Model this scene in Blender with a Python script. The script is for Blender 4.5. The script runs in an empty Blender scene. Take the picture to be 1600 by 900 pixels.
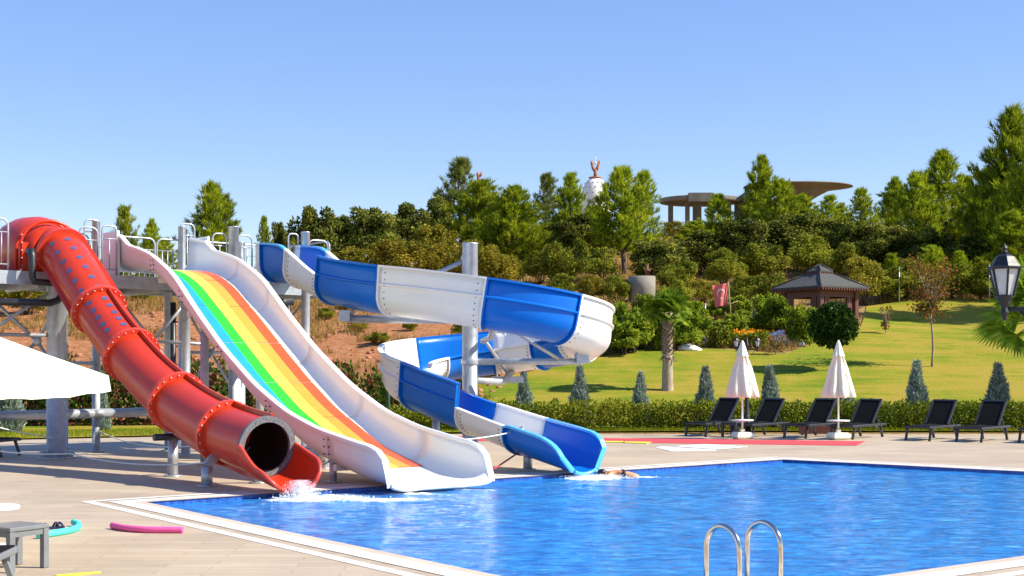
import bpy, bmesh, math, random
import numpy as np
from mathutils import Vector, Matrix, noise
from mathutils.geometry import tessellate_polygon, delaunay_2d_cdt

random.seed(7)
PI = math.pi
C = bpy.context.scene.collection
SC = bpy.context.scene

# ------------------------------------------------------------------ survey of the place
F, H, YH = 2060.0, 1.8, 575.0           # focal length (photo px), eye height (m), horizon row
A = Vector((-4.93, 17.66)); B = Vector((5.35, 25.9))
E = (B - A).normalized(); N = Vector((-E.y, E.x))

def S(u, v, z=0.0):                      # slide coordinates: u along the pool edge, v away from the pool
    p = A + E * u + N * v
    return Vector((p.x, p.y, z))

def at(px, py, d):                       # the point seen at a photo pixel at distance d
    return Vector(((px - 800) / F * d, d, H - (py - YH) / F * d))

def G(px, py, z=0.0):                    # point of a level surface z seen at a photo pixel
    d = F * (H - z) / (py - YH)
    return Vector(((px - 800) / F * d, d, z))

def lerp_tab(x, tab):
    if x <= tab[0][0]: return tab[0][1]
    for (a, va), (b, vb) in zip(tab, tab[1:]):
        if x <= b: return va + (vb - va) * (x - a) / (b - a)
    return tab[-1][1]

def T(x, y):                             # height of the terrain
    y0 = lerp_tab(x, [(-14, 39.2), (-8, 39.2), (-2, 38.4), (4, 37.6), (30, 37.4)])
    s = y - y0
    a = 0.175 * (s + math.sqrt(s * s + 1.5)) / 2 - 0.02 if s > -12 else 0.0
    px = 800 + F * x / max(y, 10)
    c = lerp_tab(px, [(300, 7.0), (470, 7.3), (700, 11), (1000, 15.0), (1480, 15.5), (1700, 19), (2500, 22)])
    k = 1.2
    t = -k * math.log(math.exp(-min(a, 60) / k) + math.exp(-c / k))
    if s > 1.5:
        amp = min(1, (s - 1.5) / 30)
        t += amp * 0.45 * noise.noise(Vector((x * .13, y * .13, 3)))
        if px < 830: t += min(1, (s - 1.5) / 4) * 0.13 * noise.noise(Vector((x * .7, y * .7, 1)))
    return max(t, -0.02)

def hit(px, py, dmax=170):               # where the sight line through a pixel meets the terrain
    d = 33.0
    while d < dmax:
        p = at(px, py, d)
        if p.z <= T(p.x, p.y): break
        d += 0.2
    p = at(px, py, d)
    return Vector((p.x, p.y, T(p.x, p.y)))

# ------------------------------------------------------------------ materials
MATS = {}
def nt(name):
    m = bpy.data.materials.new(name); m.use_nodes = True
    t = m.node_tree; t.nodes.clear()
    o = t.nodes.new('ShaderNodeOutputMaterial')
    return m, t, o

def node(t, typ, **kw):
    n = t.nodes.new(typ)
    for k, v in kw.items():
        if k in n.inputs: n.inputs[k].default_value = v
        else: setattr(n, k, v)
    return n

def rgba(c): return (c[0], c[1], c[2], 1)

def ramp(t, stops):
    r = t.nodes.new('ShaderNodeValToRGB')
    e = r.color_ramp.elements
    e[0].position, e[0].color = stops[0][0], rgba(stops[0][1])
    e[1].position, e[1].color = stops[-1][0], rgba(stops[-1][1])
    for p, c in stops[1:-1]:
        q = e.new(p); q.color = rgba(c)
    return r

def surf(name, col, rough=.5, var=.12, scale=3.0, metal=0.0, bump=0.0, bscale=40.0, dirt=None, coat=0.0, spec=.5):
    """a painted / plastic / metal / cloth surface with uneven tone, wear and gloss"""
    if name in MATS: return MATS[name]
    m, t, o = nt(name)
    p = node(t, 'ShaderNodeBsdfPrincipled')
    p.inputs['Metallic'].default_value = metal
    p.inputs['Specular IOR Level'].default_value = spec
    p.inputs['Coat Weight'].default_value = coat
    p.inputs['Coat Roughness'].default_value = .08
    tc = node(t, 'ShaderNodeTexCoord')
    n1 = node(t, 'ShaderNodeTexNoise', Scale=scale, Detail=6.0, Roughness=.6)
    t.links.new(tc.outputs['Object'], n1.inputs['Vector'])
    lo = [max(0, c * (1 - var)) for c in col]; hi = [min(1, c * (1 + var)) for c in col]
    r = ramp(t, [(.3, lo), (.7, hi)])
    t.links.new(n1.outputs['Fac'], r.inputs['Fac'])
    out = r.outputs['Color']
    if dirt:
        n2 = node(t, 'ShaderNodeTexNoise', Scale=scale * 2.3, Detail=8.0, Roughness=.7)
        t.links.new(tc.outputs['Object'], n2.inputs['Vector'])
        rr = ramp(t, [(.52, (0, 0, 0)), (.78, (1, 1, 1))])
        t.links.new(n2.outputs['Fac'], rr.inputs['Fac'])
        mx = node(t, 'ShaderNodeMixRGB'); mx.inputs[2].default_value = rgba(dirt)
        t.links.new(rr.outputs['Color'], mx.inputs[0]); t.links.new(out, mx.inputs[1])
        out = mx.outputs[0]
    t.links.new(out, p.inputs['Base Color'])
    mr = node(t, 'ShaderNodeMapRange'); mr.inputs[3].default_value = max(.02, rough - .08); mr.inputs[4].default_value = min(1, rough + .1)
    t.links.new(n1.outputs['Fac'], mr.inputs[0]); t.links.new(mr.outputs[0], p.inputs['Roughness'])
    if bump:
        n3 = node(t, 'ShaderNodeTexNoise', Scale=bscale, Detail=4.0)
        t.links.new(tc.outputs['Object'], n3.inputs['Vector'])
        b = node(t, 'ShaderNodeBump', Strength=bump, Distance=.02)
        t.links.new(n3.outputs['Fac'], b.inputs['Height']); t.links.new(b.outputs[0], p.inputs['Normal'])
    t.links.new(p.outputs[0], o.inputs[0])
    MATS[name] = m
    return m

def foliage(name, stops, trans=.35, patch=None, pscale=.5, rough=.5, gain=1.0):
    """leaves: tone per leaf, clump-sized drift, some light through the leaf"""
    m, t, o = nt(name)
    g = node(t, 'ShaderNodeNewGeometry'); tc = node(t, 'ShaderNodeTexCoord'); oi = node(t, 'ShaderNodeObjectInfo')
    n = node(t, 'ShaderNodeTexNoise', Scale=pscale, Detail=3.0)
    t.links.new(tc.outputs['Object'], n.inputs['Vector'])
    a = node(t, 'ShaderNodeMath', operation='MULTIPLY_ADD'); a.inputs[1].default_value = .55
    t.links.new(g.outputs['Random Per Island'], a.inputs[0])
    b = node(t, 'ShaderNodeMath', operation='MULTIPLY_ADD'); b.inputs[1].default_value = 1.0; b.inputs[2].default_value = -.28
    t.links.new(n.outputs['Fac'], b.inputs[0]); t.links.new(b.outputs[0], a.inputs[2])
    r = ramp(t, stops); t.links.new(a.outputs[0], r.inputs['Fac'])
    col = r.outputs['Color']
    if patch:
        n2 = node(t, 'ShaderNodeTexNoise', Scale=pscale * 2.2, Detail=2.0)
        t.links.new(tc.outputs['Object'], n2.inputs['Vector'])
        ad = node(t, 'ShaderNodeMath', operation='MULTIPLY_ADD'); ad.inputs[1].default_value = .35
        t.links.new(g.outputs['Random Per Island'], ad.inputs[0]); t.links.new(n2.outputs['Fac'], ad.inputs[2])
        rr = ramp(t, [(.70, (0, 0, 0)), (.80, (1, 1, 1))]); t.links.new(ad.outputs[0], rr.inputs['Fac'])
        mx = node(t, 'ShaderNodeMixRGB'); mx.inputs[2].default_value = rgba(patch)
        t.links.new(rr.outputs['Color'], mx.inputs[0]); t.links.new(col, mx.inputs[1]); col = mx.outputs[0]
    hs = node(t, 'ShaderNodeHueSaturation')
    mr = node(t, 'ShaderNodeMapRange'); mr.inputs[3].default_value = .8; mr.inputs[4].default_value = 1.2
    t.links.new(oi.outputs['Random'], mr.inputs[0]); t.links.new(mr.outputs[0], hs.inputs['Value'])
    t.links.new(col, hs.inputs['Color'])
    d = node(t, 'ShaderNodeBsdfDiffuse'); tr = node(t, 'ShaderNodeBsdfTranslucent'); gl = node(t, 'ShaderNodeBsdfGlossy', Roughness=rough)
    gl.inputs['Color'].default_value = (.9, .9, .6, 1)
    t.links.new(hs.outputs[0], d.inputs['Color']); t.links.new(hs.outputs[0], tr.inputs['Color'])
    m1 = node(t, 'ShaderNodeMixShader', Fac=trans); t.links.new(d.outputs[0], m1.inputs[1]); t.links.new(tr.outputs[0], m1.inputs[2])
    m2 = node(t, 'ShaderNodeMixShader', Fac=.01); t.links.new(m1.outputs[0], m2.inputs[1]); t.links.new(gl.outputs[0], m2.inputs[2])
    t.links.new(m2.outputs[0], o.inputs[0])
    return m

# slide fibreglass
WHITE = surf('white_fibreglass', (.83, .80, .73), .3, .03, 1.0, coat=.08, spec=.35)
BLUE = surf('blue_fibreglass', (.004, .135, .52), .3, .1, 1.2, spec=.22)
BLUELIP = surf('pale_blue_edge', (.08, .42, .82), .25, .1, 2)
RED = surf('red_fibreglass', (.55, .036, .009), .3, .08, 1.2, coat=.05, spec=.35)
REDLIP = surf('orange_red_edge', (.66, .055, .026), .35, .1, 2)
DOT = surf('blue_grey_dot', (.09, .09, .18), .35, .15, 5)
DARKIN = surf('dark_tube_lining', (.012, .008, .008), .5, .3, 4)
RAWEDGE = surf('raw_fibre_edge', (.15, .145, .14), .8, .5, 30)
BOLT = surf('dark_bolt', (.10, .07, .05), .5, .2, 20)
BOLTL = surf('bright_bolt', (.55, .42, .38), .45, .2, 20, metal=.3)
MATC = [surf('mat_blue', (.02, .29, .74), .35, .06, 2), surf('mat_green', (.03, .80, .02), .35, .06, 2),
        surf('mat_yellow', (.92, .78, .06), .35, .06, 2), surf('mat_orange', (.90, .30, .03), .35, .06, 2),
        surf('mat_red', (.84, .085, .018), .35, .06, 2)]
GALV = surf('galvanised_steel', (.46, .48, .50), .42, .16, 6, metal=.55, dirt=(.34, .35, .36))
STEEL = surf('polished_steel', (.62, .57, .50), .16, .08, 8, metal=1)
BLACKP = surf('black_pipe', (.02, .022, .026), .4, .3, 5)
WIRE = surf('charcoal_frame', (.028, .030, .035), .45, .2, 5)
GREYF = surf('grey_frame', (.17, .175, .18), .45, .15, 5)
SLING = surf('dark_sling_cloth', (.007, .0072, .008), .9, .3, 8, bump=.3, bscale=160, spec=.12)
ROPE = surf('pale_rope', (.70, .68, .64), .8, .15, 30)
CANVAS = surf('white_canvas', (.79, .79, .62), .85, .06, 2, bump=.3, bscale=12)
WPLAST = surf('white_plastic', (.82, .82, .80), .4, .05, 4)
CONC = surf('raw_concrete', (.17, .145, .12), .9, .3, .6, bump=.5, bscale=6, dirt=(.09, .07, .055))
CONCG = surf('grey_concrete', (.26, .23, .18), .9, .25, 1.2, bump=.5, bscale=8, dirt=(.22, .19, .15))
BLACKM = surf('black_cast_iron', (.012, .013, .015), .5, .3, 6)
TEAL = surf('turquoise_foam', (.07, .68, .56), .7, .08, 12)
PINK = surf('pink_foam', (.78, .10, .32), .7, .08, 12)
NAVY = surf('navy_rubber', (.025, .03, .09), .6, .3, 20)
REDMAT = surf('red_matting', (.66, .05, .06), .85, .12, 3, bump=.3, bscale=60)
YELT = surf('yellow_tape', (.85, .72, .04), .6, .15, 12)
BARK = surf('grey_brown_bark', (.10, .07, .05), .9, .35, 6, bump=.8, bscale=12)
PALE_BARK = surf('pale_bark', (.30, .22, .16), .9, .3, 6, bump=.5, bscale=14)
PALMT = surf('palm_trunk_skin', (.36, .28, .20), .9, .25, 5, bump=.6, bscale=10)
BOOT = surf('dry_palm_boot', (.20, .135, .10), .9, .45, 9)
MAROON = surf('maroon_stained_wood', (.115, .030, .020), .55, .3, 4)
SHINGLE = surf('dark_shingle', (.062, .060, .054), .9, .3, 9, bump=.7, bscale=14)
DOMEW = surf('weathered_white_paint', (.78, .74, .66), .8, .08, .9, dirt=(.62, .54, .44))
TERRA = surf('rust_red_paint', (.36, .13, .06), .7, .25, 3)
FLAGRED = surf('faded_flag_red', (.72, .15, .13), .85, .1, 2)
FLAGWH = surf('flag_white', (.82, .60, .55), .85, .06, 2)
ROCKW = surf('pale_rock', (.74, .70, .64), .9, .2, 3, bump=.8, bscale=6)
SKIN = surf('sunlit_skin', (.66, .29, .13), .5, .08, 6)
SHORTS = surf('black_swim_shorts', (.012, .012, .018), .5, .2, 8)
HAIR = surf('dark_wet_hair', (.02, .013, .01), .35, .3, 20)
DGREEN = surf('dark_green_paint', (.01, .07, .045), .5, .2, 5)
STRAW = surf('dry_stalk', (.38, .27, .13), .9, .3, 8)

def m_deck():
    m, t, o = nt('deck_planks_tile')
    p = node(t, 'ShaderNodeBsdfPrincipled', Roughness=.6)
    tc = node(t, 'ShaderNodeTexCoord'); mp = node(t, 'ShaderNodeMapping')
    mp.inputs['Rotation'].default_value = (0, 0, math.atan2(E.y, E.x) * -1 + .65)
    t.links.new(tc.outputs['Object'], mp.inputs['Vector'])
    br = node(t, 'ShaderNodeTexBrick'); br.offset = .37
    br.inputs['Color1'].default_value = (.485, .385, .268, 1); br.inputs['Color2'].default_value = (.415, .325, .222, 1)
    br.inputs['Mortar'].default_value = (.33, .25, .17, 1)
    br.inputs['Scale'].default_value = 1; br.inputs['Mortar Size'].default_value = .006
    br.inputs['Brick Width'].default_value = 1.2; br.inputs['Row Height'].default_value = .2
    t.links.new(mp.outputs[0], br.inputs['Vector'])
    st = node(t, 'ShaderNodeMapping'); st.inputs['Scale'].default_value = (1.2, 18, 1); t.links.new(mp.outputs[0], st.inputs['Vector'])
    gr = node(t, 'ShaderNodeTexNoise', Scale=1.0, Detail=5.0); t.links.new(st.outputs[0], gr.inputs['Vector'])
    big = node(t, 'ShaderNodeTexNoise', Scale=.45, Detail=5.0, Roughness=.65); t.links.new(tc.outputs['Object'], big.inputs['Vector'])
    r1 = ramp(t, [(.3, (.90, .90, .90)), (.7, (1.08, 1.08, 1.08))]); t.links.new(gr.outputs['Fac'], r1.inputs['Fac'])
    r2 = ramp(t, [(.34, (.88, .87, .87)), (.62, (1.08, 1.07, 1.05))]); t.links.new(big.outputs['Fac'], r2.inputs['Fac'])
    a = node(t, 'ShaderNodeMixRGB', blend_type='MULTIPLY'); a.inputs[0].default_value = 1
    b = node(t, 'ShaderNodeMixRGB', blend_type='MULTIPLY'); b.inputs[0].default_value = 1
    t.links.new(br.outputs['Color'], a.inputs[1]); t.links.new(r1.outputs[0], a.inputs[2])
    t.links.new(a.outputs[0], b.inputs[1]); t.links.new(r2.outputs[0], b.inputs[2])
    t.links.new(b.outputs[0], p.inputs['Base Color'])
    bu = node(t, 'ShaderNodeBump', Strength=.25, Distance=.01); t.links.new(gr.outputs['Fac'], bu.inputs['Height']); t.links.new(bu.outputs[0], p.inputs['Normal'])
    t.links.new(p.outputs[0], o.inputs[0]); return m

def m_water():
    m, t, o = nt('pool_water')
    p = node(t, 'ShaderNodeBsdfPrincipled', Roughness=.04); p.inputs['IOR'].default_value = 1.33
    tc = node(t, 'ShaderNodeTexCoord')
    n1 = node(t, 'ShaderNodeTexNoise', Scale=3.6, Detail=9.0, Roughness=.7, Distortion=.6)
    mp = node(t, 'ShaderNodeMapping'); mp.inputs['Scale'].default_value = (.8, 1.9, 1)
    t.links.new(tc.outputs['Object'], mp.inputs['Vector']); t.links.new(mp.outputs[0], n1.inputs['Vector'])
    n2 = node(t, 'ShaderNodeTexVoronoi', Scale=6.0); n2.feature = 'SMOOTH_F1'
    t.links.new(mp.outputs[0], n2.inputs['Vector'])
    ad = node(t, 'ShaderNodeMath', operation='MULTIPLY_ADD'); ad.inputs[1].default_value = .3
    t.links.new(n2.outputs['Distance'], ad.inputs[0]); t.links.new(n1.outputs['Fac'], ad.inputs[2])
    r = ramp(t, [(.38, (.005, .06, .26)), (.56, (.010, .15, .46)), (.72, (.022, .26, .66)), (.90, (.13, .50, .84))])  # light and dark ripple refraction, with mosaic tone, painted into the opaque base colour
    t.links.new(ad.outputs[0], r.inputs['Fac'])
    at_ = node(t, 'ShaderNodeAttribute', attribute_name='foam')
    nf = node(t, 'ShaderNodeTexNoise', Scale=9.0, Detail=8.0, Roughness=.75); t.links.new(tc.outputs['Object'], nf.inputs['Vector'])
    fm = node(t, 'ShaderNodeMath', operation='MULTIPLY_ADD'); fm.inputs[1].default_value = 1.0
    t.links.new(at_.outputs['Fac'], fm.inputs[0]); t.links.new(nf.outputs['Fac'], fm.inputs[2])
    rf = ramp(t, [(.86, (0, 0, 0)), (1.0, (1, 1, 1))])
    sb = node(t, 'ShaderNodeMath', operation='MULTIPLY'); sb.inputs[1].default_value = .75
    t.links.new(fm.outputs[0], sb.inputs[0]); rf.color_ramp.elements[0].position = .62; rf.color_ramp.elements[1].position = .80
    t.links.new(sb.outputs[0], rf.inputs['Fac'])
    mx = node(t, 'ShaderNodeMixRGB'); mx.inputs[2].default_value = (.86, .9, .94, 1)
    t.links.new(rf.outputs[0], mx.inputs[0]); t.links.new(r.outputs[0], mx.inputs[1])
    t.links.new(mx.outputs[0], p.inputs['Base Color'])
    mr = node(t, 'ShaderNodeMapRange'); mr.inputs[3].default_value = .04; mr.inputs[4].default_value = .6
    t.links.new(rf.outputs[0], mr.inputs[0]); t.links.new(mr.outputs[0], p.inputs['Roughness'])
    w = node(t, 'ShaderNodeTexNoise', Scale=13.0, Detail=5.0, Roughness=.6, Distortion=.4); t.links.new(mp.outputs[0], w.inputs['Vector'])
    bu = node(t, 'ShaderNodeBump', Strength=.48, Distance=.03); t.links.new(w.outputs['Fac'], bu.inputs['Height']); t.links.new(bu.outputs[0], p.inputs['Normal'])
    t.links.new(p.outputs[0], o.inputs[0]); return m

def m_lawn():
    m, t, o = nt('mown_lawn')
    p = node(t, 'ShaderNodeBsdfPrincipled', Roughness=.9); p.inputs['Specular IOR Level'].default_value = .1
    tc = node(t, 'ShaderNodeTexCoord')
    n1 = node(t, 'ShaderNodeTexNoise', Scale=.33, Detail=6.0, Roughness=.65); t.links.new(tc.outputs['Object'], n1.inputs['Vector'])
    mp = node(t, 'ShaderNodeMapping'); mp.inputs['Scale'].default_value = (.30, 2.4, 1); t.links.new(tc.outputs['Object'], mp.inputs['Vector'])
    n2 = node(t, 'ShaderNodeTexNoise', Scale=1.0, Detail=4.0); t.links.new(mp.outputs[0], n2.inputs['Vector'])
    n3 = node(t, 'ShaderNodeTexNoise', Scale=14.0, Detail=4.0, Roughness=.7); t.links.new(tc.outputs['Object'], n3.inputs['Vector'])
    a = node(t, 'ShaderNodeMath', operation='MULTIPLY_ADD'); a.inputs[1].default_value = .55; t.links.new(n2.outputs['Fac'], a.inputs[0])
    t.links.new(n1.outputs['Fac'], a.inputs[2])
    b = node(t, 'ShaderNodeMath', operation='MULTIPLY_ADD'); b.inputs[1].default_value = .3; t.links.new(n3.outputs['Fac'], b.inputs[0]); t.links.new(a.outputs[0], b.inputs[2])
    r = ramp(t, [(.68, (.075, .15, .008)), (.80, (.16, .20, .011)), (.92, (.235, .225, .015)), (1.05, (.31, .235, .03))]); t.links.new(b.outputs[0], r.inputs['Fac'])
    t.links.new(r.outputs[0], p.inputs['Base Color'])
    bu = node(t, 'ShaderNodeBump', Strength=.7, Distance=.05); t.links.new(n3.outputs['Fac'], bu.inputs['Height']); t.links.new(bu.outputs[0], p.inputs['Normal'])
    t.links.new(p.outputs[0], o.inputs[0]); return m

def m_terrain():
    m, t, o = nt('hillside_soil')
    p = node(t, 'ShaderNodeBsdfPrincipled', Roughness=.95); p.inputs['Specular IOR Level'].default_value = .1
    tc = node(t, 'ShaderNodeTexCoord')
    n1 = node(t, 'ShaderNodeTexNoise', Scale=.16, Detail=8.0, Roughness=.68); t.links.new(tc.outputs['Object'], n1.inputs['Vector'])
    n2 = node(t, 'ShaderNodeTexNoise', Scale=2.6, Detail=8.0, Roughness=.75); t.links.new(tc.outputs['Object'], n2.inputs['Vector'])
    soil = ramp(t, [(.3, (.25, .088, .034)), (.5, (.46, .19, .078)), (.72, (.55, .33, .17))]); t.links.new(n2.outputs['Fac'], soil.inputs['Fac'])
    dry = ramp(t, [(.3, (.20, .12, .035)), (.7, (.50, .33, .13))]); t.links.new(n2.outputs['Fac'], dry.inputs['Fac'])
    sx = node(t, 'ShaderNodeSeparateXYZ'); t.links.new(tc.outputs['Object'], sx.inputs[0])
    mr = node(t, 'ShaderNodeMapRange'); mr.inputs[1].default_value = -4; mr.inputs[2].default_value = 6; mr.inputs[3].default_value = -.12; mr.inputs[4].default_value = .22
    t.links.new(sx.outputs['X'], mr.inputs[0])
    mz = node(t, 'ShaderNodeMapRange'); mz.inputs[1].default_value = 4.2; mz.inputs[2].default_value = 6.4; mz.inputs[3].default_value = 0; mz.inputs[4].default_value = .22
    t.links.new(sx.outputs['Z'], mz.inputs[0])
    a1 = node(t, 'ShaderNodeMath', operation='ADD'); t.links.new(n1.outputs['Fac'], a1.inputs[0]); t.links.new(mr.outputs[0], a1.inputs[1])
    a2 = node(t, 'ShaderNodeMath', operation='ADD'); t.links.new(a1.outputs[0], a2.inputs[0]); t.links.new(mz.outputs[0], a2.inputs[1])
    rr = ramp(t, [(.50, (0, 0, 0)), (.60, (1, 1, 1))]); t.links.new(a2.outputs[0], rr.inputs['Fac'])
    mx = node(t, 'ShaderNodeMixRGB'); t.links.new(rr.outputs[0], mx.inputs[0]); t.links.new(soil.outputs[0], mx.inputs[1]); t.links.new(dry.outputs[0], mx.inputs[2])
    t.links.new(mx.outputs[0], p.inputs['Base Color'])
    bu = node(t, 'ShaderNodeBump', Strength=1.0, Distance=.25); t.links.new(n2.outputs['Fac'], bu.inputs['Height']); t.links.new(bu.outputs[0], p.inputs['Normal'])
    t.links.new(p.outputs[0], o.inputs[0]); return m

def m_tiles():
    m, t, o = nt('pool_mosaic')
    p = node(t, 'ShaderNodeBsdfPrincipled', Roughness=.3)
    tc = node(t, 'ShaderNodeTexCoord')
    v = node(t, 'ShaderNodeTexVoronoi', Scale=22.0); t.links.new(tc.outputs['Object'], v.inputs['Vector'])
    r = ramp(t, [(0, (.01, .05, .25)), (1, (.04, .16, .5))]); t.links.new(v.outputs['Color'], r.inputs['Fac'])
    t.links.new(r.outputs[0], p.inputs['Base Color']); t.links.new(p.outputs[0], o.inputs[0]); return m

def m_frost():
    m, t, o = nt('frosted_lamp_glass')
    p = node(t, 'ShaderNodeBsdfPrincipled', Roughness=.45); p.inputs['Base Color'].default_value = (.72, .74, .74, 1)
    p.inputs['Transmission Weight'].default_value = .35; p.inputs['Subsurface Weight'].default_value = .0
    n = node(t, 'ShaderNodeTexNoise', Scale=30.0); r = ramp(t, [(.3, (.6, .62, .62)), (.7, (.8, .82, .82))]); t.links.new(n.outputs['Fac'], r.inputs['Fac']); t.links.new(r.outputs[0], p.inputs['Base Color'])
    t.links.new(p.outputs[0], o.inputs[0]); return m

DECK, WATER, LAWN, TERRAIN, TILES, FROST = m_deck(), m_water(), m_lawn(), m_terrain(), m_tiles(), m_frost()
EDGEST = surf('beige_edge_stone', (.56, .45, .34), .6, .12, 2)
COPING = surf('white_coping_stone', (.74, .69, .61), .55, .07, 1.4, dirt=(.58, .51, .43))

L_PINE = foliage('pine_needles', [(.25, (.065, .11, .006)), (.5, (.26, .34, .012)), (.8, (.56, .58, .03))], .42)
L_PINEG = foliage('grey_pine_needles', [(.25, (.075, .11, .024)), (.5, (.20, .24, .04)), (.8, (.38, .40, .08))], .42)
L_OAK = foliage('dark_oak_leaves', [(.25, (.034, .05, .009)), (.5, (.155, .175, .024)), (.8, (.40, .38, .06))], .38)
L_BUSH = foliage('bush_leaves', [(.25, (.07, .10, .008)), (.5, (.27, .29, .022)), (.8, (.52, .47, .06))], .42)
L_OLIVE = foliage('yellowing_leaves', [(.25, (.10, .11, .012)), (.5, (.34, .28, .025)), (.8, (.58, .43, .055))], .4)
L_WEED = foliage('weed_leaves', [(.25, (.075, .14, .010)), (.5, (.24, .32, .018)), (.8, (.46, .46, .05))], .42)
L_HEDGE = foliage('box_hedge_leaves', [(.25, (0.068, 0.113, 0.0104)), (.5, (0.177, 0.227, 0.0146)), (.8, (0.341, 0.340, 0.0208))], .35)
L_PHOT = foliage('red_tipped_hedge_leaves', [(.25, (0.029, 0.075, 0.0112)), (.5, (0.081, 0.163, 0.0179)), (.8, (0.176, 0.231, 0.0336))], .25, patch=(.22, .045, .035), pscale=.9)
L_CYP = foliage('blue_cypress_sprays', [(.25, (.13, .18, .125)), (.5, (.29, .36, .28)), (.8, (.52, .58, .48))], .2)
L_PALM = foliage('palm_blades', [(.25, (.09, .17, .012)), (.5, (.24, .36, .022)), (.8, (.46, .50, .06))], .4)
L_BALL = foliage('glossy_dark_leaves', [(.25, (0.013, 0.033, 0.0077)), (.5, (0.035, 0.077, 0.0115)), (.8, (0.082, 0.140, 0.0211))], .18, rough=.3)
L_AUT = foliage('turning_leaves', [(.25, (0.063, 0.073, 0.0120)), (.5, (0.200, 0.136, 0.0176)), (.8, (0.357, 0.155, 0.0240))], .35, patch=(.27, .085, .03), pscale=1.3)
L_FLOW = foliage('orange_petals', [(.25, (0.651, 0.213, 0.0080)), (.5, (0.840, 0.330, 0.0080)), (.8, (0.892, 0.485, 0.0240))], .3)
L_DRY = foliage('dry_grass_blades', [(.25, (0.179, 0.107, 0.0240)), (.5, (0.347, 0.213, 0.0560)), (.8, (0.504, 0.330, 0.1040))], .35, pscale=.2)
L_GRASS = foliage('lawn_blades', [(.25, (0.105, 0.165, 0.0096)), (.5, (0.189, 0.233, 0.0120)), (.8, (0.294, 0.262, 0.0160))], .35, pscale=.3)

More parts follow.
